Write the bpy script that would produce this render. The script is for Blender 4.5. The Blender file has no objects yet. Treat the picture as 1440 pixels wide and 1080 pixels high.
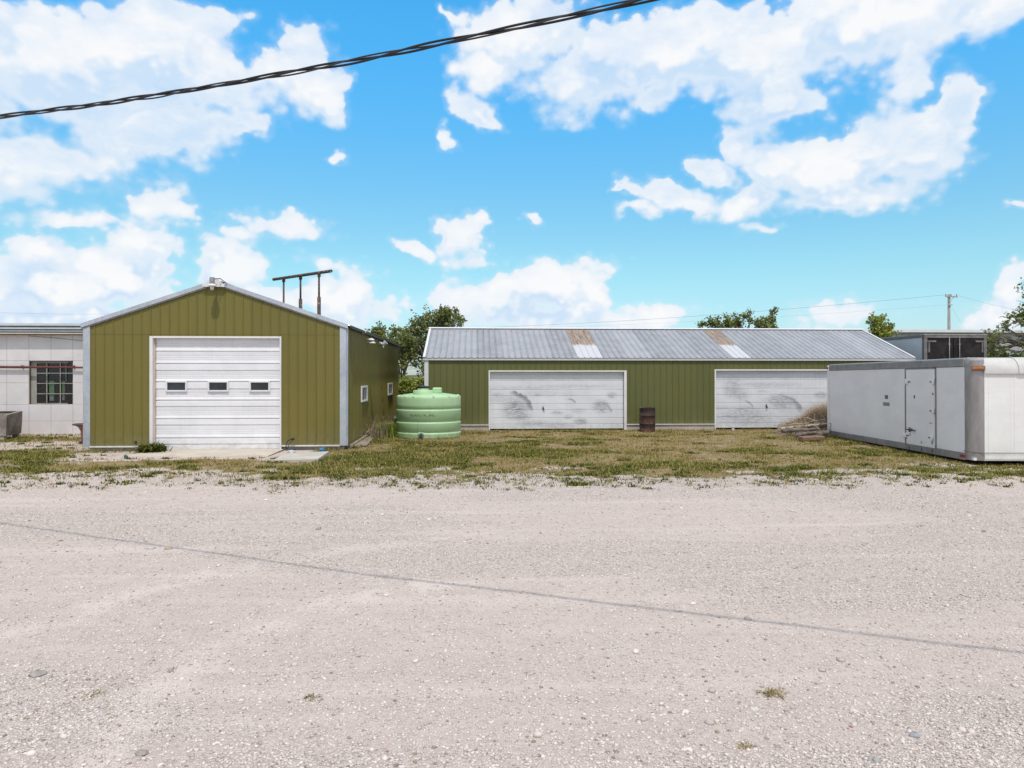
import bpy, math, random
import numpy as np
from mathutils import Vector, Matrix, Euler
random.seed(7)
RNG = np.random.default_rng(11)
R = math.radians
DENOISE = True
scene = bpy.context.scene
COL = scene.collection

# ------------------------------------------------------------------ camera frame
F, CX, HY, CAMH = 1000.0, 720.0, 526.0, 2.1
T = R(3.03)
ST, CT = math.sin(T), math.cos(T)

def ray(px, py):
    a, b = (px - CX) / F, (HY - py) / F
    return Vector((a * CT + ST, -a * ST + CT, b))

def W(px, py, Y=None, Z=None, X=None, s=None):
    """world point seen at photo pixel (px,py) on a known plane"""
    d = ray(px, py)
    if s is None:
        if Y is not None: s = Y / d.y
        elif X is not None: s = X / d.x
        else: s = (Z - CAMH) / d.z
    return Vector((0, 0, CAMH)) + d * s

# ------------------------------------------------------------------ tagging
def tag(o, label=None, cat=None, group=None, kind=None):
    if label: o['label'] = label
    if cat: o['category'] = cat
    if group: o['group'] = group
    if kind: o['kind'] = kind
    return o

def empty(name, loc, label, cat, group=None, rz=0.0):
    o = bpy.data.objects.new(name, None)
    COL.objects.link(o)
    o.location = loc
    o.rotation_euler = (0, 0, rz)
    o.empty_display_size = 0.2
    return tag(o, label, cat, group)

class MB:
    def __init__(s): s.v, s.f, s.m, s.sm = [], [], [], []
    def face(s, pts, mi=0, smooth=False):
        i = len(s.v)
        s.v += [tuple(p) for p in pts]
        s.f.append(tuple(range(i, i + len(pts)))); s.m.append(mi); s.sm.append(smooth)
    def grid(s, rows, mi=0, smooth=False, closed=False):
        """rows: list of equally long point lists"""
        i = len(s.v); n = len(rows[0])
        for r in rows: s.v += [tuple(p) for p in r]
        for a in range(len(rows) - 1):
            for b in range(n if closed else n - 1):
                c = (b + 1) % n
                s.f.append((i + a * n + b, i + a * n + c, i + (a + 1) * n + c, i + (a + 1) * n + b))
                s.m.append(mi); s.sm.append(smooth)
    def box(s, c, d, mi=0, rot=None, bev=0.0):
        c = Vector(c); hx, hy, hz = d[0] / 2, d[1] / 2, d[2] / 2
        M = rot if rot is not None else Matrix.Identity(3)
        if bev <= 0:
            P = [c + M @ Vector((x, y, z)) for x in (-hx, hx) for y in (-hy, hy) for z in (-hz, hz)]
            i = len(s.v); s.v += [tuple(p) for p in P]
            for q in ((0, 1, 3, 2), (4, 6, 7, 5), (0, 4, 5, 1), (2, 3, 7, 6), (0, 2, 6, 4), (1, 5, 7, 3)):
                s.f.append(tuple(i + k for k in q)); s.m.append(mi); s.sm.append(False)
            return
        b = min(bev, hx * .9, hy * .9, hz * .9)
        import itertools
        # chamfered box: 24 verts
        idx = {}
        i = len(s.v)
        for sx, sy, sz in itertools.product((-1, 1), repeat=3):
            for ax in range(3):
                p = [sx * (hx - b), sy * (hy - b), sz * (hz - b)]
                p[ax] = (sx * hx, sy * hy, sz * hz)[ax]
                idx[(sx, sy, sz, ax)] = len(s.v)
                s.v.append(tuple(c + M @ Vector(p)))
        def add(q):
            s.f.append(tuple(q)); s.m.append(mi); s.sm.append(False)
        for sg in (-1, 1):
            add([idx[(sg, y, z, 0)] for y, z in ((-1, -1), (1, -1), (1, 1), (-1, 1))])
            add([idx[(x, sg, z, 1)] for x, z in ((-1, -1), (1, -1), (1, 1), (-1, 1))])
            add([idx[(x, y, sg, 2)] for x, y in ((-1, -1), (1, -1), (1, 1), (-1, 1))])
        for a in (-1, 1):
            for bb in (-1, 1):
                add([idx[(a, bb, -1, 0)], idx[(a, bb, 1, 0)], idx[(a, bb, 1, 1)], idx[(a, bb, -1, 1)]])
                add([idx[(a, -1, bb, 0)], idx[(a, 1, bb, 0)], idx[(a, 1, bb, 2)], idx[(a, -1, bb, 2)]])
                add([idx[(-1, a, bb, 1)], idx[(1, a, bb, 1)], idx[(1, a, bb, 2)], idx[(-1, a, bb, 2)]])
        for sx, sy, sz in itertools.product((-1, 1), repeat=3):
            add([idx[(sx, sy, sz, k)] for k in range(3)])
    def bar(s, a, b, w, h=None, mi=0, up=(0, 0, 1), bev=0.0):
        a, b = Vector(a), Vector(b); h = h or w
        d = b - a; L = d.length; y = d.normalized(); u = Vector(up)
        if abs(y.dot(u)) > .98: u = Vector((1, 0, 0))
        x = y.cross(u).normalized(); z = x.cross(y)
        M = Matrix((x, y, z)).transposed()
        s.box((a + b) / 2, (w, L, h), mi, M, bev)
    def tube(s, pts, rad, n=8, mi=0, smooth=True, cap=True):
        pts = [Vector(p) for p in pts]
        rows = []; pu = None
        for k, p in enumerate(pts):
            t = (pts[min(k + 1, len(pts) - 1)] - pts[max(k - 1, 0)])
            t = t.normalized() if t.length > 1e-9 else Vector((0, 0, 1))
            if pu is None:
                pu = t.orthogonal().normalized()
            else:
                pu = (pu - t * pu.dot(t))
                pu = pu.normalized() if pu.length > 1e-6 else t.orthogonal().normalized()
            w = t.cross(pu)
            r = rad[k] if hasattr(rad, '__len__') else rad
            rows.append([p + (pu * math.cos(2 * math.pi * j / n) + w * math.sin(2 * math.pi * j / n)) * r for j in range(n)])
        s.grid(rows, mi, smooth, closed=True)
        if cap:
            s.face(rows[0][::-1], mi); s.face(rows[-1], mi)
    def lathe(s, c, prof, n=48, mi=0, smooth=True, wob=None):
        c = Vector(c)
        rows = []
        for r, z in prof:
            rows.append([c + Vector((r * math.cos(2 * math.pi * j / n), r * math.sin(2 * math.pi * j / n), z)) *
                         1.0 + (wob(j / n, z) if wob else Vector((0, 0, 0))) for j in range(n)])
        s.grid(rows, mi, smooth, closed=True)
    def build(s, name, mats, parent=None, auto=None):
        me = bpy.data.meshes.new(name)
        me.from_pydata(s.v, [], s.f)
        for m in (mats if isinstance(mats, (list, tuple)) else [mats]): me.materials.append(m)
        me.polygons.foreach_set('material_index', s.m)
        me.polygons.foreach_set('use_smooth', s.sm)
        if auto is not None:
            me.polygons.foreach_set('use_smooth', [True] * len(s.f))
        import bmesh
        bm = bmesh.new(); bm.from_mesh(me)
        bmesh.ops.remove_doubles(bm, verts=bm.verts, dist=1e-5)
        bmesh.ops.recalc_face_normals(bm, faces=bm.faces)
        bm.to_mesh(me); bm.free()
        if auto is not None: me.set_sharp_from_angle(angle=R(auto))
        me.update()
        o = bpy.data.objects.new(name, me); COL.objects.link(o)
        if parent is not None:
            o.parent = parent
            if parent.type == 'EMPTY' or True:
                o.matrix_parent_inverse = Matrix.Identity(4)
        return o

def rel(o, parent_root):
    """the mesh was written in world coordinates: shift it into its thing's frame"""
    M = parent_root.matrix_basis.inverted()
    o.data.transform(M)
    return o

def islands(mb):
    """the separate pieces of a mesh builder, each as a builder of its own"""
    key = {}; par = []
    def find(a):
        while par[a] != a: a = par[a]
        return a
    ids = []
    for v in mb.v:
        k = tuple(round(c, 4) for c in v)
        if k not in key: key[k] = len(par); par.append(len(par))
        ids.append(key[k])
    for f in mb.f:
        r = find(ids[f[0]])
        for i in f[1:]: par[find(ids[i])] = r
    out = {}
    for f, m, sm in zip(mb.f, mb.m, mb.sm):
        out.setdefault(find(ids[f[0]]), MB()).face([mb.v[i] for i in f], m, sm)
    return list(out.values())

def parts(mb, name, mats, root, sub=None, label=None, auto=None):
    """one part object for every separate piece"""
    return [part(p, name, mats, root, sub, label, auto) for p in islands(mb)]

def part(mb, name, mats, root, sub=None, label=None, auto=None):
    """mesh in world coords -> child of root (or of part `sub`), stored in root's frame"""
    o = mb.build(name, mats, sub or root, auto)
    rel(o, root)
    if label: o['label'] = label
    return o

# ------------------------------------------------------------------ materials
class NT:
    def __init__(s, mat):
        s.t = mat.node_tree; s.n = s.t.nodes; s.l = s.t.links
    def add(s, typ, ins=None, **props):
        nd = s.n.new(typ)
        for k, v in props.items(): setattr(nd, k, v)
        for k, v in (ins or {}).items():
            sk = nd.inputs[k]
            if isinstance(v, bpy.types.NodeSocket): s.l.new(v, sk)
            else: sk.default_value = v
        return nd
    def math(s, op, a, b=0.0, c=0.0, clamp=False):
        nd = s.add('ShaderNodeMath', {0: a, 1: b, 2: c}, operation=op); nd.use_clamp = clamp
        return nd.outputs[0]
    def vmath(s, op, a, b=(0, 0, 0)):
        return s.add('ShaderNodeVectorMath', {0: a, 1: b}, operation=op).outputs[0]
    def pos(s): return s.add('ShaderNodeNewGeometry').outputs['Position']
    def obj(s): return s.add('ShaderNodeTexCoord').outputs['Object']
    def map(s, v, sc=(1, 1, 1), loc=(0, 0, 0), rot=(0, 0, 0)):
        return s.add('ShaderNodeMapping', {'Vector': v, 'Location': loc, 'Rotation': rot, 'Scale': sc}).outputs[0]
    def noise(s, v, scale, detail=4.0, rough=.55, dist=0.0, col=False):
        nd = s.add('ShaderNodeTexNoise', {'Vector': v, 'Scale': scale, 'Detail': detail, 'Roughness': rough, 'Distortion': dist})
        return nd.outputs['Color' if col else 0]
    def vor(s, v, scale, out='Distance', feature='F1', rnd=1.0):
        nd = s.add('ShaderNodeTexVoronoi', {'Vector': v, 'Scale': scale, 'Randomness': rnd}, feature=feature)
        return nd.outputs[out]
    def step(s, v, a, b, lo=0.0, hi=1.0):
        nd = s.add('ShaderNodeMapRange', {'Value': v, 'From Min': a, 'From Max': b, 'To Min': lo, 'To Max': hi})
        nd.interpolation_type = 'SMOOTHSTEP'
        return nd.outputs[0]
    def lin(s, v, a, b, lo=0.0, hi=1.0):
        return s.add('ShaderNodeMapRange', {'Value': v, 'From Min': a, 'From Max': b, 'To Min': lo, 'To Max': hi}).outputs[0]
    def mix(s, f, a, b, mode='MIX'):
        nd = s.add('ShaderNodeMix', data_type='RGBA', blend_type=mode)
        nd.clamp_factor = True
        for k, v in ((0, f), (6, a), (7, b)):
            sk = nd.inputs[k]
            if isinstance(v, bpy.types.NodeSocket): s.l.new(v, sk)
            else: sk.default_value = (v if k == 0 or len(v) == 4 else (*v, 1.0))
        return nd.outputs[2]
    def sep(s, v):
        nd = s.add('ShaderNodeSeparateXYZ', {0: v}); return nd.outputs[0], nd.outputs[1], nd.outputs[2]
    def bump(s, h, strength=.3, dist=.01):
        return s.add('ShaderNodeBump', {'Height': h, 'Strength': strength, 'Distance': dist}).outputs[0]

def new_mat(name):
    m = bpy.data.materials.new(name); m.use_nodes = True
    t = NT(m); b = m.node_tree.nodes['Principled BSDF']
    return m, t, b

def setin(t, b, k, v):
    if isinstance(v, bpy.types.NodeSocket): t.l.new(v, b.inputs[k])
    else:
        b.inputs[k].default_value = (*v, 1.0) if isinstance(v, tuple) and len(v) == 3 else v

def simple(name, c1, c2=None, rough=.6, metal=0.0, scale=3.0, c3=None, s3=12.0, t3=(.6, .75), bump=0.0, bscale=40.0, bdist=.005, spec=.5, stretch=(1, 1, 1), lo=.35, hi=.65):
    m, t, b = new_mat(name)
    v = t.map(t.pos(), stretch)
    c = c1
    if c2:
        c = t.mix(t.step(t.noise(v, scale, 5, .6), lo, hi), c1, c2)
    if c3:
        c = t.mix(t.step(t.noise(t.map(v, loc=(3.1, 7.7, 1.3)), s3, 6, .65), *t3), c, c3)
    setin(t, b, 'Base Color', c if isinstance(c, bpy.types.NodeSocket) else tuple(c))
    setin(t, b, 'Roughness', rough); setin(t, b, 'Metallic', metal); setin(t, b, 'Specular IOR Level', spec)
    if bump:
        setin(t, b, 'Normal', t.bump(t.noise(v, bscale, 5, .6), bump, bdist))
    return m

def green_metal(name, base, dirt, gloss=.42):
    """weathered painted ribbed sheet: fading panel to panel, runs, dull base band of splash dirt"""
    m, t, b = new_mat(name)
    p = t.pos(); x, y, z = t.sep(p)
    u = t.math('ADD', x, y)
    pan = t.noise(t.add('ShaderNodeCombineXYZ', {0: t.math('FLOOR', t.math('DIVIDE', u, .92))}).outputs[0], 3.7, 0)
    c = t.mix(t.step(pan, .3, .7), base, tuple(k * .9 for k in base))
    big = t.step(t.noise(t.map(p, (.5, .5, .28)), 1.3, 4, .6), .35, .7)
    c = t.mix(t.math('MULTIPLY', big, .45), c, (base[0] * 1.22, base[1] * 1.02, base[2] * .95))
    run = t.step(t.noise(t.map(p, (9, 9, .35)), 2.2, 5, .6), .55, .8)
    c = t.mix(t.math('MULTIPLY', run, .35), c, dirt)
    spl = t.math('MULTIPLY', t.step(z, .75, .1), t.step(t.noise(t.map(p, (2, 2, 1.5)), 3.5, 6, .65), .35, .7))
    c = t.mix(t.math('MULTIPLY', spl, .45), c, (.23, .20, .13))
    spk = t.step(t.noise(p, 38, 3, .7), .70, .78)
    c = t.mix(t.math('MULTIPLY', spk, .5), c, dirt)
    setin(t, b, 'Base Color', c)
    setin(t, b, 'Roughness', t.lin(t.noise(p, 5, 4), .3, .7, gloss, gloss + .22))
    setin(t, b, 'Specular IOR Level', .35)
    setin(t, b, 'Normal', t.bump(t.noise(t.map(p, (1, 1, .5)), 2.6, 3, .5), .22, .02))
    return m

def galv(name, base=(.50, .52, .55), rough=.42, metal=.75, dirty=.3, spangle=True, ribs=None):
    m, t, b = new_mat(name)
    p = t.pos()
    c = base
    c = t.mix(t.step(t.noise(t.map(p, (1, 1, .6)), 1.8, 5, .6), .35, .7), base, tuple(k * .82 for k in base))
    if spangle:
        vc = t.vor(p, 26, 'Color')
        c = t.mix(.12, c, vc, 'OVERLAY')
    d = t.step(t.noise(t.map(p, (5, .5, .5)), 2.4, 6, .65), .5, .8)
    c = t.mix(t.math('MULTIPLY', d, dirty), c, (.27, .24, .21))
    if ribs:       # grime lying in the laps beside each rib, rust stains near the ridge
        fr_ = t.math('FRACT', t.math('DIVIDE', t.math('SUBTRACT', t.sep(p)[0], ribs[0]), ribs[1]))
        ln = t.math('MULTIPLY', t.step(fr_, .17, .20), t.step(fr_, .42, .25))
        ln = t.math('MULTIPLY', ln, t.lin(t.noise(t.map(p, (4, .6, .6)), 1.5, 4), .3, .7, .35, .95))
        c = t.mix(t.math('MULTIPLY', ln, .8), c, (.135, .13, .135))
        pl = t.noise(t.add('ShaderNodeCombineXYZ', {0: t.math('FLOOR', t.math('DIVIDE', t.math('SUBTRACT', t.sep(p)[0], ribs[0]), ribs[1] * 4))}).outputs[0], 3.3, 0)
        c = t.mix(t.math('MULTIPLY', t.step(pl, .35, .65), .22), c, (.62, .62, .64))
    setin(t, b, 'Base Color', c); setin(t, b, 'Metallic', metal)
    setin(t, b, 'Roughness', t.lin(t.noise(p, 9, 4), .3, .7, rough - .06, rough + .14))
    setin(t, b, 'Normal', t.bump(t.noise(p, 3.5, 3), .15, .02))
    return m

def white_paint(name, base=(.74, .73, .75), dirt=(.42, .38, .34), amt=.35, rough=.45, scuffs=None, z_dirt=True):
    """scuffs: list of (centre xyz, rx, rz, arc?) rubbed grey patches on a door"""
    m, t, b = new_mat(name)
    p = t.pos(); x, y, z = t.sep(p)
    c = t.mix(t.step(t.noise(t.map(p, (1, 1, 2)), 1.1, 4), .35, .65), base, tuple(k * .93 for k in base))
    st = t.step(t.noise(t.map(p, (7, 7, .5)), 2.0, 6, .65), .5, .8)
    c = t.mix(t.math('MULTIPLY', st, amt * .6), c, dirt)
    gr = t.step(t.noise(t.map(p, (.7, .7, 9)), 2.2, 6, .65), .52, .78)
    c = t.mix(t.math('MULTIPLY', gr, amt), c, tuple(k * .75 for k in base))
    if z_dirt:
        lo = t.math('MULTIPLY', t.step(z, .5, .05), t.step(t.noise(p, 6, 5, .7), .4, .65))
        c = t.mix(t.math('MULTIPLY', lo, .4), c, dirt)
    if scuffs:
        tot = None
        wv = t.noise(t.map(p, (2.2, 2.2, 14)), 2.6, 5, .7)
        for (cx, cz, rx, rz, kind, w) in scuffs:
            dx = t.math('DIVIDE', t.math('SUBTRACT', x, cx), rx)
            dz = t.math('DIVIDE', t.math('SUBTRACT', z, cz), rz)
            r = t.math('SQRT', t.math('ADD', t.math('MULTIPLY', dx, dx), t.math('MULTIPLY', dz, dz)))
            r = t.math('ADD', r, t.math('MULTIPLY', t.math('SUBTRACT', t.noise(p, 5, 4), .5), .25))
            if kind == 'arc':
                mk = t.math('MULTIPLY', t.step(r, .70, .96), t.step(r, 1.08, 1.0))
                mk = t.math('MULTIPLY', mk, t.math('MULTIPLY', t.step(dx, -.05, .35), t.step(dz, -.15, .25)))
                mk = t.math('MULTIPLY', mk, t.step(wv, .22, .50))
            else:
                mk = t.math('MULTIPLY', t.step(r, 1.1, .2), t.step(wv, .34, .60))
            mk = t.math('MULTIPLY', mk, w)
            tot = mk if tot is None else t.math('MAXIMUM', tot, mk)
        c = t.mix(tot, c, (.19, .20, .225))
    setin(t, b, 'Base Color', c); setin(t, b, 'Roughness', rough); setin(t, b, 'Specular IOR Level', .4)
    setin(t, b, 'Normal', t.bump(t.noise(t.map(p, (1, 1, 1.6)), 4.5, 4), .14, .012))
    return m

def glass_dark(name, tint=(.012, .016, .022)):
    m, t, b = new_mat(name)
    setin(t, b, 'Base Color', t.mix(t.step(t.noise(t.pos(), 3, 3), .4, .7), tint, tuple(k * 2.2 for k in tint)))
    setin(t, b, 'Roughness', .06); setin(t, b, 'Specular IOR Level', .6)
    return m

def leaf_mat(name, c1, c2, c3):
    m = bpy.data.materials.new(name); m.use_nodes = True
    t = NT(m); n = m.node_tree.nodes; n.clear()
    g = t.add('ShaderNodeNewGeometry')
    rp = g.outputs['Random Per Island']
    c = t.mix(t.step(rp, .0, .6), c1, c2)
    c = t.mix(t.step(t.noise(g.outputs['Position'], .9, 3), .45, .65), c, c3)
    d = t.add('ShaderNodeBsdfDiffuse', {'Color': c}).outputs[0]
    tr = t.add('ShaderNodeBsdfTranslucent', {'Color': t.mix(.5, c, (.20, .26, .03))}).outputs[0]
    gl = t.add('ShaderNodeBsdfGlossy', {'Color': (.8, .85, .8, 1), 'Roughness': .45}).outputs[0]
    mx = t.add('ShaderNodeMixShader', {0: .28, 1: d, 2: tr}).outputs[0]
    mx = t.add('ShaderNodeMixShader', {0: .05, 1: mx, 2: gl}).outputs[0]
    o = t.add('ShaderNodeOutputMaterial'); t.l.new(mx, o.inputs[0])
    return m

M = {}
M['green_front'] = green_metal('olive painted steel', (.160, .142, .034), (.075, .060, .022))
M['green_side'] = green_metal('olive painted steel shade tone', (.150, .138, .034), (.05, .046, .02), .40)  # darker copy of the front paint, with the wall's shade put into the colour
M['green_long'] = green_metal('moss painted steel', (.114, .122, .039), (.05, .053, .024), .45)
M['galv'] = galv('galvanised trim', (.52, .55, .60), .45, .55)
M['roof'] = galv('galvanised roofing', (.345, .345, .365), .5, .25, .45, ribs=(-1.904 + .10, .236))
M['roof_dark'] = galv('galvanised roofing on the workshop', (.45, .47, .50), .42, .5, .35)
M['trim_white'] = white_paint('white trim', (.72, .71, .72), (.40, .34, .28), .4)
M['fascia'] = white_paint('pale fascia', (.66, .66, .68), (.36, .31, .27), .4)
M['door_white'] = white_paint('white steel door', (.76, .75, .775), (.44, .40, .36), .3)
M['concrete'] = simple('weathered concrete', (.46, .42, .37), (.36, .33, .29), .9, scale=2, c3=(.25, .22, .18), s3=7, bump=.4, bscale=30)
M['slab'] = simple('pale concrete slab', (.50, .46, .41), (.42, .38, .33), .9, scale=1.6, c3=(.36, .29, .21), s3=4, bump=.4, bscale=40)
M['apron'] = simple('sandy concrete apron', (.54, .47, .39), (.47, .42, .36), .92, scale=1.3, c3=(.30, .20, .12), s3=2.6, t3=(.60, .72), bump=.4, bscale=35)
M['black'] = simple('black plastic', (.012, .012, .013), (.03, .03, .03), .45, scale=8)
M['rubber'] = simple('black rubber', (.018, .018, .019), (.04, .04, .042), .7, scale=6)
M['rust'] = simple('rusty painted steel pipe', (.095, .050, .036), (.045, .030, .028), .8, .1, scale=6, c3=(.42, .36, .33), s3=14, t3=(.56, .64), bump=.4, bscale=60)
M['red_pipe'] = simple('dark red pipe paint', (.16, .03, .022), (.09, .03, .025), .6, scale=4, c3=(.4, .34, .3), s3=9, t3=(.68, .74))
M['glass'] = glass_dark('dark glass')
M['grey_metal'] = simple('grey painted metal', (.30, .30, .30), (.22, .22, .22), .5, .3, scale=6)
M['wood'] = simple('weathered grey board', (.36, .32, .27), (.22, .19, .15), .9, scale=4, stretch=(1, 6, 6), c3=(.12, .10, .08), s3=6, bump=.5, bscale=20)
M['wood_pale'] = simple('pale board', (.52, .45, .34), (.40, .34, .26), .85, scale=4, stretch=(1, 5, 5), bump=.4, bscale=20)
M['twig'] = simple('dead twig', (.34, .26, .185), (.20, .145, .105), .9, scale=8)
M['bark'] = simple('grey bark', (.20, .165, .14), (.10, .085, .07), .95, scale=5, stretch=(1, 1, .3), bump=.6, bscale=14, bdist=.02)
M['bark_pale'] = simple('pale bare bark', (.38, .32, .29), (.22, .18, .16), .95, scale=5, stretch=(1, 1, .3), bump=.6, bscale=14, bdist=.02)

# ------------------------------------------------------------------ world and sun
SUN_EL, SUN_AZ = 62.0, 6.0           # azimuth to the right of straight behind the camera
S = Vector((math.sin(R(SUN_AZ)) * math.cos(R(SUN_EL)), -math.cos(R(SUN_AZ)) * math.cos(R(SUN_EL)), math.sin(R(SUN_EL))))
sun = bpy.data.lights.new('sun', 'SUN'); sun.energy = 2.8; sun.angle = R(.75); sun.color = (1.0, .93, .84)
so = bpy.data.objects.new('sun', sun); COL.objects.link(so)
so.rotation_euler = (-S).to_track_quat('-Z', 'Y').to_euler(); so.location = S * 60

def build_world():
    w = bpy.data.worlds.new("World"); scene.world = w; w.use_nodes = True
    t = NT(w); n = w.node_tree.nodes; n.clear()
    sky = t.add('ShaderNodeTexSky', sky_type='NISHITA', sun_disc=False)
    sky.sun_elevation = R(SUN_EL); sky.sun_rotation = R(180 - SUN_AZ)
    sky.altitude = 200; sky.air_density = 1.0; sky.dust_density = .6; sky.ozone_density = 1.6
    d = t.add('ShaderNodeTexCoord').outputs['Generated']
    dn = t.vmath('NORMALIZE', d)
    x, y, z = t.sep(dn)
    az = t.math('ARCTAN2', x, y); el = t.math('ARCSINE', z)
    tint = t.mix(t.step(el, .10, .50), t.mix(t.step(el, .0, .16), SKY_TINT_HOR, SKY_TINT_LOW), SKY_TINT_HIGH)
    blue = t.mix(1.0, sky.outputs[0], tint, 'MULTIPLY')
    p0 = t.add('ShaderNodeCombineXYZ', {0: az, 1: el, 2: 0.0}).outputs[0]
    warp = t.noise(dn, 5.5, 4, .55, col=True)
    p = t.vmath('ADD', p0, t.vmath('MULTIPLY', t.vmath('SUBTRACT', warp, (.5, .5, .5)), (.07, .055, 0)))
    warp2 = t.noise(dn, 22, 3, .55, col=True)
    p = t.vmath('ADD', p, t.vmath('MULTIPLY', t.vmath('SUBTRACT', warp2, (.5, .5, .5)), (.042, .036, 0)))
    def ae(px, py):
        v = ray(px, py).normalized(); return math.atan2(v.x, v.y), math.asin(v.z)
    def blobs(p):
        acc = None
        for (px, py, rx, ry, rot, wgt) in CLOUDS:
            a, e = ae(px, py)
            a1, _ = ae(px + rx, py); _, e1 = ae(px, py - ry)
            sx, sy = abs(a1 - a) * 1.16, abs(e1 - e) * 1.16
            pk = p if acc is None else t.add('ShaderNodeVectorMath', {0: acc, 1: (1e-9, 1e-9, 1e-9), 2: p}, operation='MULTIPLY_ADD').outputs[0]   # keeps the blobs evaluated one after another
            mp = t.add('ShaderNodeMapping', {'Vector': pk, 'Location': (a, e, 0), 'Rotation': (0, 0, R(-rot)), 'Scale': (sx, sy, 1)}, vector_type='TEXTURE').outputs[0]
            ln = t.add('ShaderNodeVectorMath', {0: mp}, operation='LENGTH').outputs['Value']
            v = t.math('MULTIPLY_ADD', ln, -wgt, wgt)
            acc = v if acc is None else t.add('ShaderNodeMath', {0: acc, 1: v, 2: .20}, operation='SMOOTH_MAX').outputs[0]
        return acc
    acc = blobs(p)
    up_ = t.math('SUBTRACT', acc, blobs(t.vmath('ADD', p, (.006, .030, 0))))      # > 0 at a cloud's crown, < 0 at its base
    # unseen rest of the dome: added clouds, thickened to whiten and lift the fill
    gen = t.math('MULTIPLY_ADD', t.noise(t.map(dn, (1, 1, 1.8)), 2.6, 3, .5), 3.2, -.85)
    off = t.math('MAXIMUM', t.step(t.math('ABSOLUTE', az), .72, .95), t.step(el, .52, .75))
    acc = t.math('MAXIMUM', acc, t.math('ADD', gen, t.math('MULTIPLY_ADD', off, 3.0, -3.0)))
    acc = t.math('MAXIMUM', acc, -.6)
    # billowy detail
    n1 = t.noise(t.map(dn, (1, 1, 1.25)), 9, 10, .58)
    n2 = t.vor(t.map(dn, (1, 1, 1.2)), 30, 'Distance', 'SMOOTH_F1')
    n3 = t.vor(t.map(dn, (1, 1, 1.2), (.3, .1, .7)), 75, 'Distance', 'SMOOTH_F1')
    det = t.math('ADD', t.math('MULTIPLY', t.math('SUBTRACT', n1, .5), 1.75),
                 t.math('ADD', t.math('MULTIPLY', t.math('SUBTRACT', .38, n2), .58), t.math('MULTIPLY', t.math('SUBTRACT', .38, n3), .38)))
    dens = t.math('ADD', acc, det)
    crown = t.step(up_, -.30, .22)
    hard = t.step(dens, .05, .27); soft = t.step(dens, -.10, .50)
    alpha = t.math('ADD', t.math('MULTIPLY', hard, crown), t.math('MULTIPLY', soft, t.math('SUBTRACT', 1.0, crown)))
    alpha = t.math('MAXIMUM', alpha, t.math('MULTIPLY', t.step(dens, -.16, .40), .45))
    thin = t.step(t.noise(t.map(dn, (1, 1, 1.8), (.9, .1, .3)), 6.0, 6, .6), .44, .66)
    alpha = t.math('MULTIPLY', alpha, t.math('SUBTRACT', 1.0, t.math('MULTIPLY', thin, t.step(el, .20, .34, .06, .24))))
    alpha = t.math('MULTIPLY', alpha, t.step(el, -.01, .05, .75, .985))
    nu = t.noise(t.map(dn, (1, 1, 1.25), (0, 0, .045)), 9, 4, .55)
    nlo = t.noise(t.map(dn, (1, 1, 1.25)), 9, 4, .55)
    rel_ = t.math('SUBTRACT', nlo, nu)
    fine = t.math('ADD', t.math('MULTIPLY', t.math('SUBTRACT', n2, .30), .55), t.math('MULTIPLY', t.math('SUBTRACT', n3, .30), .35))
    lit = t.math('ADD', t.math('ADD', t.math('MULTIPLY', up_, .55), t.math('MULTIPLY', rel_, 1.9)), t.math('MULTIPLY', fine, -1.0))
    shd = t.step(lit, .16, -.30)
    core = t.step(dens, .10, .70)
    hol = t.step(t.noise(t.map(dn, (1, 1, 2.0), (.4, .2, .9)), 4.5, 6, .6), .47, .66)
    shd = t.math('MAXIMUM', shd, t.math('MULTIPLY', hol, t.step(el, .12, .30, .35, .85)))
    tone = t.mix(core, CLOUD_EDGE, CLOUD_WHITE)
    tone = t.mix(t.math('MULTIPLY', shd, t.math('MULTIPLY', core, .92)), tone, CLOUD_SHADE)
    col = t.mix(alpha, blue, tone)
    bg = t.add('ShaderNodeBackground', {'Color': col, 'Strength': .12})
    o = t.add('ShaderNodeOutputWorld'); t.l.new(bg.outputs[0], o.inputs[0])
    w.cycles.sampling_method = 'MANUAL'; w.cycles.sample_map_resolution = 512

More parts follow.
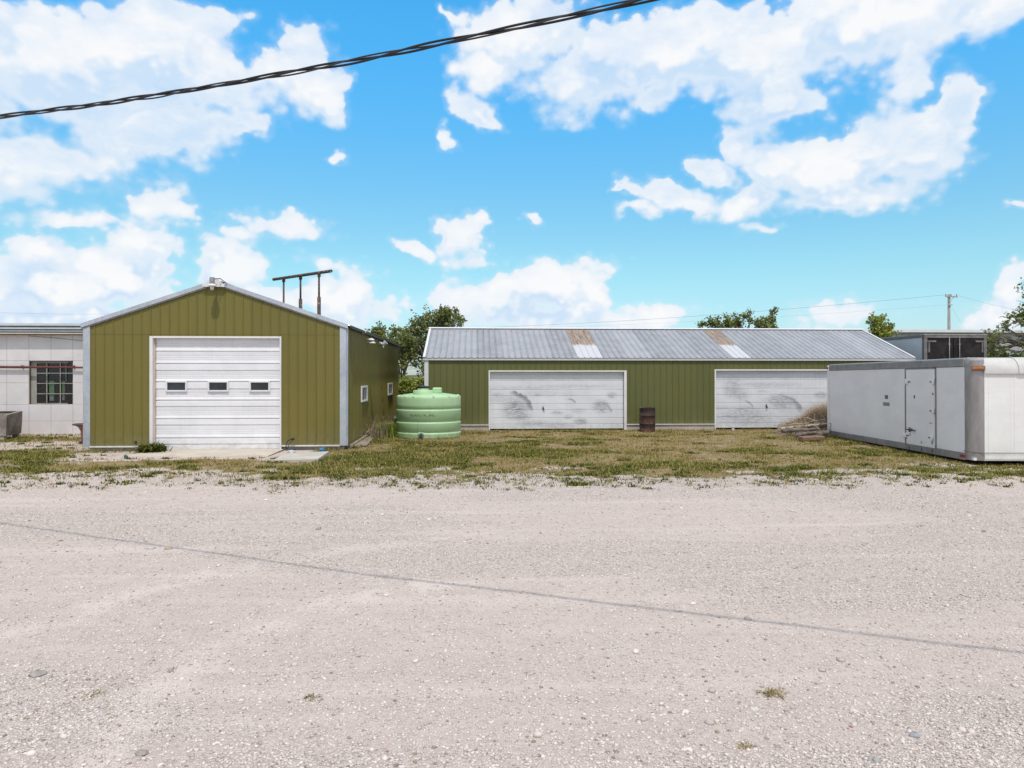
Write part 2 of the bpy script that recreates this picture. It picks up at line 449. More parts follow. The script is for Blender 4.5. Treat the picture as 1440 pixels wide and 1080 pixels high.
SKY_TINT_HOR = (.86, 1.0, 1.18)
SKY_TINT_LOW, SKY_TINT_HIGH = (.97, 1.34, 1.22), (.52, 1.92, 2.27)
CLOUD_EDGE, CLOUD_WHITE, CLOUD_SHADE = (6.9, 7.4, 8.0), (8.0, 8.05, 8.15), (4.9, 6.3, 7.9)
CLOUDS = [
    # big bank, upper left
    (50, 100, 230, 130, 0, 1.15), (220, 70, 150, 95, 0, 1.1), (395, 95, 84, 58, -8, 1.0), (440, 132, 52, 36, -15, .9), (470, 152, 22, 24, -30, .75),
    (335, 178, 62, 32, 0, .9), (190, 185, 130, 62, -8, 1.05), (60, 225, 110, 52, -8, .95), (110, 150, 150, 70, 0, 1.0), (300, 120, 110, 60, 0, .95), (300, 30, 70, 40, 0, .8), (420, 50, 40, 26, 0, .6),
    # fragments left
    (205, 280, 60, 28, 5, .60), (106, 301, 32, 18, 10, .75), (150, 310, 90, 14, 0, .35),
    # lower left bank
    (66, 348, 46, 26, 0, .9), (35, 405, 110, 66, 0, 1.0), (200, 352, 62, 30, 0, .85), (165, 400, 130, 58, 0, 1.0), (60, 450, 200, 30, 0, .9), (260, 440, 150, 36, 0, .9),
    (330, 382, 56, 46, 0, .95), (405, 322, 74, 26, 10, .95), (345, 335, 50, 16, 0, .6), (360, 425, 90, 34, 0, .9), (452, 378, 54, 18, 5, .55), (465, 425, 64, 32, 0, .9), (525, 442, 46, 22, 0, .6),
    # small middle fragments
    (638, 332, 38, 30, 15, .95), (592, 352, 38, 11, 8, .8), (650, 366, 30, 12, 0, .6), (672, 164, 44, 22, 28, .95), (624, 194, 22, 20, 30, .75),
    (741, 312, 16, 9, 20, .62), (481, 224, 16, 9, 0, .55), (835, 370, 36, 20, 0, .5), (622, 18, 16, 8, 30, .42),
    # horizon bank behind the long shed
    (640, 430, 48, 34, 0, 1.0), (700, 425, 70, 36, 0, 1.05), (785, 410, 72, 34, 0, 1.05), (842, 420, 28, 38, 0, .9), (760, 448, 180, 22, 0, .9),
    (925, 445, 46, 26, 0, .95), (1180, 435, 60, 24, 0, .5), (1160, 460, 40, 14, 0, .4),
    # large bank, upper right
    (735, 50, 100, 68, 0, 1.15), (860, 88, 140, 66, -8, 1.15), (1010, 70, 170, 78, 0, 1.2), (1180, 45, 190, 76, 0, 1.15), (1095, 145, 84, 40, 0, .95),
    (1370, 18, 110, 34, 0, .9), (930, 130, 70, 30, -15, .85), (690, 100, 50, 24, 10, .7), (1270, 108, 60, 52, 0, .8),
    # cumulus below it
    (935, 268, 64, 20, 20, 1.0), (1000, 240, 46, 26, 30, .95), (1035, 210, 30, 28, 0, 1.0), (1095, 235, 50, 42, 0, 1.05), (1060, 272, 70, 30, 0, 1.0), (1160, 238, 90, 52, 5, 1.15), (1225, 215, 60, 60, 10, 1.1), (1290, 205, 84, 64, 25, 1.15),
    (1340, 150, 58, 62, 0, 1.1), (1180, 278, 150, 22, 2, .9), (1075, 318, 38, 12, 0, .65), (880, 255, 16, 8, 0, .7), (895, 288, 28, 10, 0, .6),
    (1428, 388, 26, 30, 0, .75), (1410, 440, 40, 22, 0, .8), (1430, 290, 18, 8, 0, .45),
]
build_world()

# ------------------------------------------------------------------ numpy value noise
def vnoise(x, y, sc, seed, octv=4, pers=.55):
    out = np.zeros_like(x, dtype=float); amp, tot = 1.0, 0.0
    for o in range(octv):
        rg = np.random.default_rng(seed * 97 + o)
        n = 256; lat = rg.random((n, n))
        u, v = x * sc + 37.3 * o + 1000.5, y * sc + 11.7 * o + 1000.5
        iu, iv = np.floor(u).astype(int), np.floor(v).astype(int)
        fu, fv = u - iu, v - iv
        fu = fu * fu * (3 - 2 * fu); fv = fv * fv * (3 - 2 * fv)
        g = lambda a, b: lat[a % n, b % n]
        out += amp * ((g(iu, iv) * (1 - fu) + g(iu + 1, iv) * fu) * (1 - fv) + (g(iu, iv + 1) * (1 - fu) + g(iu + 1, iv + 1) * fu) * fv)
        tot += amp; amp *= pers; sc *= 2.03
    return out / tot

def sstep(v, a, b):
    q = np.clip((v - a) / (b - a), 0, 1); return q * q * (3 - 2 * q)

def turf_mask(x, y):
    """0 = gravel, 1 = turf.  The turf's front edge wanders across the lot."""
    edge = 14.3 + 1.3 * sstep(-x, 2.5, 6.0) - .35 * sstep(x, 5, 9)
    n = vnoise(x, y, .55, 3, 5)
    m = sstep(y + (n - .5) * 3.4 + (vnoise(x, y, 2.4, 4, 4, .65) - .5) * 3.2, edge - .75, edge + 1.15)
    # bare apron ground before the workshop door and gravel beside the tiled wall
    bare = sstep(-x, 3.9, 4.6) * sstep(10.2 + x, -.6, .2) * sstep(y + (n - .5) * 1.2, 17.7, 18.2)
    left = sstep(-x, 10.4, 11.2) * sstep(y + (n - .5) * 3, 19.6, 20.6) * (1 - .75 * sstep(y + (n - .5) * 2, 22.4, 23.4) * sstep(24.8 - y, 0, .4))
    m = m * (1 - .95 * bare) * (1 - .8 * left)
    hole = sstep(vnoise(x * .7, y, 1.1, 29, 4, .6), .54, .64) * sstep(17.6 - y, 0, 2.2)
    m = m * (1 - .75 * hole)
    strip = sstep(-x, 3.6, 4.6)
    m = m * (1 - .45 * strip * sstep(vnoise(x, y, .9, 21, 4), .45, .6))
    return m
def fringe_mask(x, y):
    edge = 13.0 + .2 * sstep(-x, 2.0, 6.0)
    n = vnoise(x, y, .7, 5, 4)
    return sstep(y + (n - .5) * 2.2, edge - .3, edge + .6)
def green_mask(x, y):
    n = .45 * vnoise(x, y, .45, 8, 4, .6) + .55 * vnoise(x * .65, y, 1.25, 18, 4, .6)
    band = .10 * sstep(17.2 - y, 0, 2) + .08 * sstep(np.abs(x + 1.5), 4.0, 1.0) + .10 * sstep(-x, 8.5, 10) - .05 * sstep(x, 1.5, 3) * sstep(10 - x, 0, 3)
    return sstep(n + band, .525, .59)
def loose_mask(x, y):
    n = vnoise(x * .22 + .10 * y, y * .75, .9, 13, 4, .5)
    near = .16 * sstep(7.0 - y, 0, 3.5) + .08 * sstep(x, 0, 4) * sstep(9 - y, 0, 3) - .10 * sstep(-x, 2.0, 4) * sstep(y, 4.5, 6.5)
    return sstep(n + near, .42, .64)

# ------------------------------------------------------------------ ground: one sheet to the horizon
def axis(lo, hi, fine_lo, fine_hi, step, grow=1.35):
    a = list(np.arange(fine_lo, fine_hi + 1e-6, step))
    s_, v = step, fine_hi
    while v < hi: s_ *= grow; v += s_; a.append(min(v, hi))
    s_, v = step, fine_lo
    while v > lo: s_ *= grow; v -= s_; a.insert(0, max(v, lo))
    return np.array(sorted(set(a)))

def build_ground():
    xs = axis(-900, 900, -20, 21, .09); ys = axis(-200, 1500, 2.4, 27, .075)
    X, Y = np.meshgrid(xs, ys)
    turf = turf_mask(X, Y); fr = fringe_mask(X, Y); gm = green_mask(X, Y); lo = loose_mask(X, Y)
    ins = sstep(24 - np.abs(X), 0, 4) * sstep(30 - Y, 0, 4) * sstep(Y, -6, 0)
    Z = (vnoise(X, Y, .35, 31, 4) - .5) * .07 * ins * sstep(20.5 - Y, -1.0, 2.5) - .012
    Z += (vnoise(X, Y, 2.6, 33, 3) - .5) * .03 * turf * ins * .6
    n, mm = X.shape
    co = np.stack([X, Y, Z], -1).reshape(-1, 3)
    i = np.arange(n * mm).reshape(n, mm)
    q = np.stack([i[:-1, :-1], i[:-1, 1:], i[1:, 1:], i[1:, :-1]], -1).reshape(-1, 4)
    me = bpy.data.meshes.new('gravel_lot')
    me.vertices.add(len(co)); me.vertices.foreach_set('co', co.ravel())
    me.loops.add(q.size); me.loops.foreach_set('vertex_index', q.ravel())
    me.polygons.add(len(q)); me.polygons.foreach_set('loop_start', np.arange(len(q)) * 4)
    me.polygons.foreach_set('use_smooth', np.ones(len(q), bool))
    me.update(calc_edges=True)
    for nm, a in (('turf', turf), ('fringe', fr), ('lush', gm), ('loose', lo)):
        at = me.attributes.new(nm, 'FLOAT', 'POINT'); at.data.foreach_set('value', a.ravel())
    m, t, b = new_mat('crushed limestone and thin turf')
    p = t.pos()
    A = lambda k: t.add('ShaderNodeAttribute', attribute_name=k).outputs['Fac']
    loose = A('loose')
    # stones
    v1 = t.vor(p, 62, 'Color'); d1 = t.vor(p, 62); d2 = t.vor(p, 150)
    h1 = t.add('ShaderNodeSeparateColor', {0: v1}).outputs[0]
    fine = t.noise(p, 160, 4, .7)
    stone = t.mix(h1, GRAVEL_A, GRAVEL_B)
    stone = t.mix(t.step(h1, .93, .97), stone, (.62, .59, .57))
    stone = t.mix(t.step(h1, .05, .02), stone, (.25, .20, .17))
    stone = t.mix(t.math('MULTIPLY', t.step(d1, .42, .62), .38), stone, (.22, .19, .175))
    dust = t.mix(t.step(fine, .3, .7), DUST_A, DUST_B)
    patch = t.step(t.noise(t.map(p, (.35, 1.0, 1)), 1.1, 5, .6), .38, .68)
    dust = t.mix(patch, dust, DUST_C)
    brn = t.step(t.noise(t.map(p, (.5, 1, 1), (4, 9, 0)), .8, 6, .62), .55, .75)
    sp1 = t.step(t.noise(p, 85, 3, .6), .56, .66); sp2 = t.step(t.noise(t.map(p, loc=(5, 2, 1)), 70, 3, .6), .58, .70)
    dust = t.mix(t.math('MULTIPLY', sp1, .55), dust, (.66, .60, .565)); dust = t.mix(t.math('MULTIPLY', sp2, .45), dust, (.26, .22, .195))
    mot = t.step(t.noise(t.map(p, (.7, 1, 1)), 4.2, 7, .7), .40, .66)
    dust = t.mix(t.math('MULTIPLY', mot, .32), dust, (.39, .32, .287))
    lf = t.step(t.math('ADD', loose, t.math('MULTIPLY', t.math('SUBTRACT', t.noise(p, 7, 5, .7), .5), 1.1)), .25, .8)
    lf = t.math('MULTIPLY_ADD', lf, .68, .32)
    grav = t.mix(lf, dust, stone)
    # two wheel tracks of a vehicle turning out of the lot
    gx, gy, gz = t.sep(t.vmath('ADD', p, t.vmath('MULTIPLY', t.noise(p, .9, 3, .5, col=True), (.5, .5, 0))))
    rr = t.math('SQRT', t.math('ADD', t.math('POWER', t.math('SUBTRACT', gx, .9), 2.0), t.math('POWER', t.math('SUBTRACT', gy, 4.9), 2.0)))
    tk = None
    for r0 in (2.75, 4.55):
        k = t.math('MULTIPLY', t.step(t.math('ABSOLUTE', t.math('SUBTRACT', rr, r0)), .30, .08), t.step(gx, 1.2, -.6))
        tk = k if tk is None else t.math('MAXIMUM', tk, k)
    tk = t.math('MULTIPLY', tk, t.step(t.noise(t.map(p, (1, 1, 1)), 2.6, 5, .65), .36, .62))
    grav = t.mix(t.math('MULTIPLY', tk, .5), grav, (.72, .62, .57))
    grav = t.mix(t.math('MULTIPLY', brn, .35), grav, (.47, .375, .315))
    # fine vehicle-track streaks running along the lot
    trk = t.step(t.noise(t.map(p, (.10, 2.0, 1), rot=(0, 0, R(4))), 1.4, 5, .55), .50, .72)
    grav = t.mix(t.math('MULTIPLY', trk, .34), grav, (.70, .605, .565))
    # turf soil: dead thatch, straw and green film
    th = t.noise(t.map(p, (1.2, 1, 1)), 24, 6, .72)
    soil = t.mix(t.step(th, .30, .70), (.14, .097, .043), (.40, .30, .155))
    soil = t.mix(t.step(t.noise(p, 3.4, 5, .62), .52, .70), soil, (.40, .34, .26))
    lush = t.math('MULTIPLY', A('lush'), t.step(t.noise(p, 13, 5, .7), .30, .62))
    soil = t.mix(t.math('MULTIPLY', lush, .75), soil, t.mix(th, (.060, .078, .018), (.17, .18, .045)))
    tf = t.step(t.math('ADD', A('turf'), t.math('MULTIPLY', t.math('SUBTRACT', t.noise(p, 5.5, 6, .7), .5), .9)), .36, .62)
    fr_ = t.math('MULTIPLY', A('fringe'), t.step(t.noise(p, 10, 6, .7), .50, .64))
    grav = t.mix(t.math('MULTIPLY', fr_, .6), grav, (.33, .27, .18))
    c = t.mix(tf, grav, soil)
    # far land beyond the lot
    x, y, z = t.sep(p)
    far = t.step(y, 27, 31)
    c = t.mix(far, c, t.mix(t.step(t.noise(p, .6, 5), .4, .6), (.06, .08, .02), (.13, .13, .05)))
    setin(t, b, 'Base Color', c); setin(t, b, 'Roughness', .92); setin(t, b, 'Specular IOR Level', .2)
    hgt = t.math('ADD', t.math('MULTIPLY', t.math('SUBTRACT', .6, d1), t.math('MULTIPLY_ADD', lf, .9, .12)),
                 t.math('ADD', t.math('MULTIPLY', t.math('SUBTRACT', .5, d2), .35), t.math('MULTIPLY', fine, .35)))
    hgt = t.math('ADD', hgt, t.math('MULTIPLY', tf, t.math('MULTIPLY', th, 2.2)))
    setin(t, b, 'Normal', t.bump(hgt, .9, .014))
    me.materials.append(m)
    o = bpy.data.objects.new('gravel_lot', me); COL.objects.link(o)
    tag(o, kind='structure')
    return (xs, ys, Z)

GRAVEL_A, GRAVEL_B = (.47, .392, .35), (.745, .64, .58)
DUST_A, DUST_B, DUST_C = (.465, .38, .34), (.625, .522, .474), (.575, .482, .438)
GX, GY, GZ = build_ground()
def ground_z(x, y):
    i = np.clip(np.searchsorted(GX, x) - 1, 0, len(GX) - 2); j = np.clip(np.searchsorted(GY, y) - 1, 0, len(GY) - 2)
    fx = (x - GX[i]) / (GX[i + 1] - GX[i]); fy = (y - GY[j]) / (GY[j + 1] - GY[j])
    return (GZ[j, i] * (1 - fx) + GZ[j, i + 1] * fx) * (1 - fy) + (GZ[j + 1, i] * (1 - fx) + GZ[j + 1, i + 1] * fx) * fy

def fast_mesh(name, co, faces, mats, mi=None, smooth=False):
    """numpy mesh with equal-size faces"""
    me = bpy.data.meshes.new(name)
    k = faces.shape[1]
    me.vertices.add(len(co)); me.vertices.foreach_set('co', np.ascontiguousarray(co, dtype=np.float32).ravel())
    me.loops.add(faces.size); me.loops.foreach_set('vertex_index', np.ascontiguousarray(faces, dtype=np.int32).ravel())
    me.polygons.add(len(faces)); me.polygons.foreach_set('loop_start', np.arange(len(faces), dtype=np.int32) * k)
    for m in mats: me.materials.append(m)
    if mi is not None: me.polygons.foreach_set('material_index', mi.astype(np.int32))
    if smooth: me.polygons.foreach_set('use_smooth', np.ones(len(faces), bool))
    me.update(calc_edges=True); me.validate()
    o = bpy.data.objects.new(name, me); COL.objects.link(o)
    return o

# ------------------------------------------------------------------ loose stones
def build_stones():
    ph = (1 + 5 ** .5) / 2
    ico = np.array([(-1, ph, 0), (1, ph, 0), (-1, -ph, 0), (1, -ph, 0), (0, -1, ph), (0, 1, ph), (0, -1, -ph), (0, 1, -ph), (ph, 0, -1), (ph, 0, 1), (-ph, 0, -1), (-ph, 0, 1)], float)
    ico /= np.linalg.norm(ico[0])
    fc = np.array([(0, 11, 5), (0, 5, 1), (0, 1, 7), (0, 7, 10), (0, 10, 11), (1, 5, 9), (5, 11, 4), (11, 10, 2), (10, 7, 6), (7, 1, 8), (3, 9, 4), (3, 4, 2), (3, 2, 6), (3, 6, 8), (3, 8, 9), (4, 9, 5), (2, 4, 11), (6, 2, 10), (8, 6, 7), (9, 8, 1)])
    N = 300000
    y = 3.2 + (RNG.random(N) ** 1.7) * 12.5
    x = (RNG.random(N) * 2 - 1) * (y * .80 + .6) + y * .053
    lo = loose_mask(x, y); tm = turf_mask(x, y)
    clump = vnoise(x, y, 2.2, 51, 3)
    keep = RNG.random(N) < (.36 + .34 * lo * sstep(clump, .25, .6)) * (1 - .95 * tm)
    x, y = x[keep], y[keep]; n = len(x)
    r = .0036 + .0072 * RNG.random(n) ** 2.4
    big = RNG.random(n) < .0035
    r[big] = .012 + .014 * RNG.random(big.sum()) ** 2
    r *= (1 + .05 * np.clip(y - 6, 0, 8))
    sc = r[:, None] * (0.65 + .8 * RNG.random((n, 3))) * np.array([1.2, 1.2, .62])
    jit = 1 + .55 * (RNG.random((n, 12, 1)) - .5)
    v = ico[None] * jit * sc[:, None, :]
    a = RNG.random(n) * 6.283; c, s_ = np.cos(a)[:, None], np.sin(a)[:, None]
    vx = v[..., 0] * c - v[..., 1] * s_; vy = v[..., 0] * s_ + v[..., 1] * c
    z = ground_z(x, y) + sc[:, 2] * .30
    co = np.stack([vx + x[:, None], vy + y[:, None], v[..., 2] + z[:, None]], -1).reshape(-1, 3)
    f = (fc[None] + (np.arange(n) * 12)[:, None, None]).reshape(-1, 3)
    m, t, b = new_mat('loose limestone')
    rp = t.add('ShaderNodeNewGeometry').outputs['Random Per Island']
    c = t.mix(rp, (.40, .335, .305), (.72, .635, .59))
    c = t.mix(t.step(rp, .06, .03), c, (.26, .20, .15))
    c = t.mix(t.step(rp, .9965, .997), c, (.30, .15, .11))
    c = t.mix(t.step(t.noise(t.pos(), 90, 3), .5, .7), c, (.52, .45, .41))
    setin(t, b, 'Base Color', c); setin(t, b, 'Roughness', .9); setin(t, b, 'Specular IOR Level', .2)
    o = fast_mesh('gravel_stones', co, f, [m])
    tag(o, 'loose crushed limestone scattered over the gravel lot', 'gravel', kind='stuff')
build_stones()

# ------------------------------------------------------------------ grass
def blades(x, y, z, h, w, lean, ang=None):
    """each blade: two-segment strip -> 2 quads' worth as 3 triangles"""
    n = len(x)
    a = RNG.random(n) * 6.283 if ang is None else ang
    dx, dy = np.cos(a), np.sin(a)
    px, py = -dy, dx
    mid, tip = .55, 1.0
    co = np.empty((n, 5, 3))
    for k, (sgn, hh, ww, ln) in enumerate(((-1, 0, 1, 0), (1, 0, 1, 0), (-1, mid, .75, .35), (1, mid, .75, .35), (0, tip, 0, 1))):
        co[:, k, 0] = x + px * sgn * w * ww * .5 + dx * lean * ln
        co[:, k, 1] = y + py * sgn * w * ww * .5 + dy * lean * ln
        co[:, k, 2] = z + h * hh - (.35 * lean * ln ** 2 if k == 4 else 0)
    f = np.array([(0, 1, 3), (0, 3, 2), (2, 3, 4)])
    return co.reshape(-1, 3), (f[None] + (np.arange(n) * 5)[:, None, None]).reshape(-1, 3)

def grass_mat(name, c1, c2):
    m = bpy.data.materials.new(name); m.use_nodes = True
    t = NT(m); m.node_tree.nodes.clear()
    rp = t.add('ShaderNodeNewGeometry').outputs['Random Per Island']
    c = t.mix(rp, c1, c2)
    d = t.add('ShaderNodeBsdfDiffuse', {'Color': c}).outputs[0]
    tr = t.add('ShaderNodeBsdfTranslucent', {'Color': c}).outputs[0]
    mx = t.add('ShaderNodeMixShader', {0: .3, 1: d, 2: tr}).outputs[0]
    o = t.add('ShaderNodeOutputMaterial'); t.l.new(mx, o.inputs[0])
    return m
GM = [grass_mat('straw blades', (.47, .36, .155), (.27, .195, .08)),
      grass_mat('green blades', (.125, .148, .032), (.28, .265, .065)),
      grass_mat('weed leaves', (.036, .056, .014), (.085, .112, .030))]

def blocked(x, y):
    b = (x > -10.75) & (x < -3.45) & (y > 19.85)
    b |= (x > -1.95) & (x < 17) & (y > 26.4)
    b |= (x < -10.5) & (y > 25.4)
    b |= ((x + 2.02) ** 2 + (y - 24.1) ** 2 < 1.06 ** 2)
    b |= (x > 11.3 + (y - 15.6) * .087) & (y > 15.6) & (y < 24.6)
    b |= (x > -9.1) & (x < -4.4) & (y > 18.2) & (y < 20)
    return b

def build_grass():
    cos, fcs, mis = [], [], []; base = 0
    def put(x, y, h, w, lean, mi, ang=None):
        nonlocal base
        k = ~blocked(x, y)
        x, y, h, w, lean = x[k], y[k], h[k], w[k], lean[k]; mi = mi[k]
        if ang is not None: ang = ang[k]
        co, f = blades(x, y, ground_z(x, y) - .004, h, w, lean, ang)
        cos.append(co); fcs.append(f + base); base += len(co); mis.append(np.repeat(mi, 3))
    # short turf
    N = 400000
    x = RNG.random(N) * 36 - 17.5; y = 12.6 + RNG.random(N) * 14
    tm = turf_mask(x, y); g = green_mask(x, y)
    tuft = vnoise(x, y, 3.4, 71, 3)
    bald = sstep(vnoise(x * .7, y, 1.3, 83, 4, .6), .53, .64)
    k = RNG.random(N) < tm * (.25 + .75 * sstep(tuft + .18 * g, .40, .62)) * (1 - .88 * bald * (1 - .7 * g))
    x, y, g = x[k], y[k], g[k]; n = len(x)
    mi = np.where(RNG.random(n) < .10 + .32 * g + .34 * sstep(vnoise(x, y, 1.7, 63, 3), .46, .62) + .18 * sstep(x, 5, 9), 1, 0)
    h = (.022 + .085 * RNG.random(n) ** 1.8) * (1 + .35 * g)
    put(x, y, h, .009 + .009 * RNG.random(n), h * (.5 + RNG.random(n) * .9), mi)
    # low dark weed mats
    C = 3600
    cx = RNG.random(C) * 34 - 16.5; cy = 12.9 + RNG.random(C) * 13.2
    tm = turf_mask(cx, cy); fr = fringe_mask(cx, cy); g = green_mask(cx, cy)
    k = RNG.random(C) < np.clip(tm * (.04 + .96 * g) * .8 + fr * (1 - tm) * .10, 0, 1)
    cx, cy, tmk = cx[k], cy[k], tm[k]
    per = 100
    rad = (.11 + .22 * RNG.random(len(cx)) ** 1.7) * (.35 + .65 * tmk)
    ang = RNG.random((len(cx), per)) * 6.283; rr = rad[:, None] * np.sqrt(RNG.random((len(cx), per)))
    x = (cx[:, None] + np.cos(ang) * rr * 1.5).ravel(); y = (cy[:, None] + np.sin(ang) * rr).ravel()
    n = len(x)
    h = .030 + .065 * RNG.random(n) ** 1.3
    keep = RNG.random(n) < np.repeat(.25 + .75 * tmk, per)
    x, y, h = x[keep], y[keep], h[keep]; n = len(x)
    mi = np.where(RNG.random(n) < .58, 2, 1)
    put(x, y, h, .014 + .014 * RNG.random(n), h * (.6 + 1.0 * RNG.random(n)), mi)
    # thin fringe on the gravel
    N = 60000
    x = RNG.random(N) * 34 - 16.5; y = 12.4 + RNG.random(N) * 6.5
    fr = fringe_mask(x, y) * (1 - turf_mask(x, y)); tuft = vnoise(x, y, 4.5, 77, 3)
    k = RNG.random(N) < fr * sstep(tuft, .48, .62) * .9
    x, y = x[k], y[k]; n = len(x)
    h = .018 + .05 * RNG.random(n)
    put(x, y, h, .007 + .006 * RNG.random(n), h * (.4 + RNG.random(n)), np.where(RNG.random(n) < .55, 0, np.where(RNG.random(n) < .5, 1, 2)))
    # crowds of tiny weeds dotted over the pale gravel margin
    C = 5200
    cx = RNG.random(C) * 35 - 17; cy = 12.7 + RNG.random(C) ** 1.2 * 5.5
    fr = fringe_mask(cx, cy) * (1 - .8 * turf_mask(cx, cy)); cl = vnoise(cx * .6, cy, 1.5, 95, 4)
    k = RNG.random(C) < fr * (.18 + .82 * sstep(cl, .40, .60))
    cx, cy = cx[k], cy[k]; per = 11
    rad = .03 + .05 * RNG.random(len(cx)) ** 2
    x = (cx[:, None] + RNG.normal(0, 1, (len(cx), per)) * rad[:, None]).ravel(); y = (cy[:, None] + RNG.normal(0, 1, (len(cx), per)) * rad[:, None]).ravel()
    n = len(x); h = .025 + .05 * RNG.random(n)
    put(x, y, h, .010 + .010 * RNG.random(n), h * (.5 + .8 * RNG.random(n)), np.repeat(RNG.choice([0, 1, 2, 2], len(cx)), per))
    # taller fringe along the long shed foot, the tank and the truck box
    segs = [((-10.6, 19.72), (-9.15, 19.72), 500, .12), ((-4.4, 19.74), (-3.5, 19.74), 350, .12), ((-3.32, 19.9), (-3.25, 30), 1500, .16), ((-1.4, 26.25), (16, 26.25), 2600, .10), ((11.15, 15.5), (11.85, 23.4), 1100, .11), ((-3.1, 23.6), (-.9, 23.0), 700, .14), ((11.4, 15.3), (14.2, 15.05), 900, .10), ((-17, 25.2), (-13.4, 25.2), 700, .10)]
    for a, b_, n, hh in segs:
        q = RNG.random(n); cl = sstep(vnoise(q * 40, q * 0, .8, 91, 2), .38, .6)
        kk = RNG.random(n) < cl; q = q[kk]; n = len(q)
        x = a[0] + (b_[0] - a[0]) * q + RNG.normal(0, .08, n); y = a[1] + (b_[1] - a[1]) * q + RNG.normal(0, .08, n)
        h = hh * (.35 + RNG.random(n))
        k = blocked(x, y)
        put(x, y, h, .009 + .006 * RNG.random(n), h * (.3 + .5 * RNG.random(n)), np.where(RNG.random(n) < .45, 0, 1))
    # alley between the sheds
    n = 9000
    x = -3.4 + RNG.random(n) * 1.5; y = 24.5 + RNG.random(n) * 10
    h = .08 + .18 * RNG.random(n)
    put(x, y, h, .014 + .01 * RNG.random(n), h * .5, np.where(RNG.random(n) < .3, 0, 1))
    o = fast_mesh('grass', np.concatenate(cos), np.concatenate(fcs), GM, np.concatenate(mis))
    tag(o, 'patchy mown grass and weeds between the gravel lot and the sheds', 'grass', kind='stuff')
build_grass()

def weed(name, label, cx, cy, n, rad, h0, w, mats, mis, cat='weed', group=None, lean=.5, z0=None):
    x = cx + RNG.normal(0, rad * .5, n); y = cy + RNG.normal(0, rad * .4, n)
    h = h0 * (.35 + .75 * RNG.random(n))
    z = ground_z(x, y) - .01 if z0 is None else np.full(n, z0)
    co, f = blades(x - cx, y - cy, z, h, w * (.6 + .8 * RNG.random(n)), h * lean * (.3 + RNG.random(n) * 1.4))
    o = fast_mesh(name, co, f, mats, np.repeat(RNG.choice(mis, n), 3))
    o.location = (cx, cy, 0)
    return tag(o, label, cat, group)

q = W(1085, 972, Z=0); weed('grass_tuft', 'lone dry grass tuft standing out on the open gravel', q.x, q.y, 150, .075, .05, .005, [GM[0], GM[2]], [0, 0, 1], 'grass tuft', lean=1.3)
q = W(1048, 1046, Z=0); weed('grass_tuft', 'tiny brown tuft on the gravel near the bottom edge of the photo', q.x, q.y, 60, .045, .04, .005, GM, [0, 0, 1], 'grass tuft', lean=.9)
q = W(30, 975, Z=0)
for (px, py, lb) in ((440, 978, 'small olive tuft alone on the near gravel below the cable shadow'), (133, 976, 'flat olive tuft in the gravel on the far left of the photo')):
    q = W(px, py, Z=0); weed('grass_tuft', lb, q.x, q.y, 90, .07, .035, .005, GM, [0, 1, 2], 'grass tuft', lean=1.0)
q = W(812, 681, Z=0); weed('green_weed', 'bright green weed at the edge of the gravel in front of the grass', q.x, q.y, 320, .22, .10, .022, GM, [1, 1, 2])
q = W(196, 640, Z=0); weed('green_weed', 'bushy dark green weed growing by the foot of the white door frame', q.x, 19.58, 420, .28, .36, .045, GM, [2, 2, 1], lean=.9)
WEEDM = [grass_mat('bright weed leaves', (.24, .31, .055), (.36, .40, .09))]
for (px, py, nn, rd, hh, lb) in ((548, 614, 1500, .42, .60, 'tall green weeds between the workshop wall and the green tank'), (532, 608, 800, .45, .42, 'pale leafy weeds at the shaded wall beside the heap of sticks')):
    q = W(px, py, Z=0); weed('tall_weed', lb, q.x, q.y, nn, rd, hh, .030, WEEDM, [0], lean=.4)

# ------------------------------------------------------------------ ribbed sheet walls
def ribbed(mb, P, width, topf, openings=(), pitch=.24, h=.020, base=.045, top=.018, z0f=lambda u: 0.0, start=.06, seam=None, mi=0):
    """P(u, v, z): v outward.  openings: (u0,u1,z0,z1)"""
    prof = [(0.0, 0.0)]
    u = start
    while u < width - base:
        prof += [(u, 0.0), (u + (base - top) / 2, h), (u + (base + top) / 2, h), (u + base, 0.0)]
        u += pitch
    prof.append((width, 0.0))
    cuts = sorted({c for o in openings for c in o[:2]})
    out = [prof[0]]
    for (a, va), (b, vb) in zip(prof, prof[1:]):
        for c in cuts:
            if a + 1e-5 < c < b - 1e-5: out.append((c, va + (vb - va) * (c - a) / (b - a)))
        out.append((b, vb))
    for (a, va), (b, vb) in zip(out, out[1:]):
        if b - a < 1e-6: continue
        um = (a + b) / 2
        holes = sorted((o[2], o[3]) for o in openings if o[0] < um < o[1])
        za, zb = z0f(a), z0f(b)
        lo = (za, zb)
        spans = []
        for h0, h1 in holes:
            spans.append((lo, (h0, h0))); lo = (h1, h1)
        spans.append((lo, (topf(a), topf(b))))
        for (l0, l1), (t0, t1) in spans:
            if t0 - l0 < 1e-4 and t1 - l1 < 1e-4: continue
            if seam and l0 < seam < min(t0, t1):
                mb.face([P(a, va, l0), P(b, vb, l1), P(b, vb, seam), P(a, va, seam)], mi)
                mb.face([P(a, va, seam), P(b, vb, seam), P(b, vb + .006, seam), P(a, va + .006, seam)], mi)
                mb.face([P(a, va + .006, seam), P(b, vb + .006, seam), P(b, vb + .006, t1), P(a, va + .006, t0)], mi)
            else:
                mb.face([P(a, va, l0), P(b, vb, l1), P(b, vb, t1), P(a, va, t0)], mi)

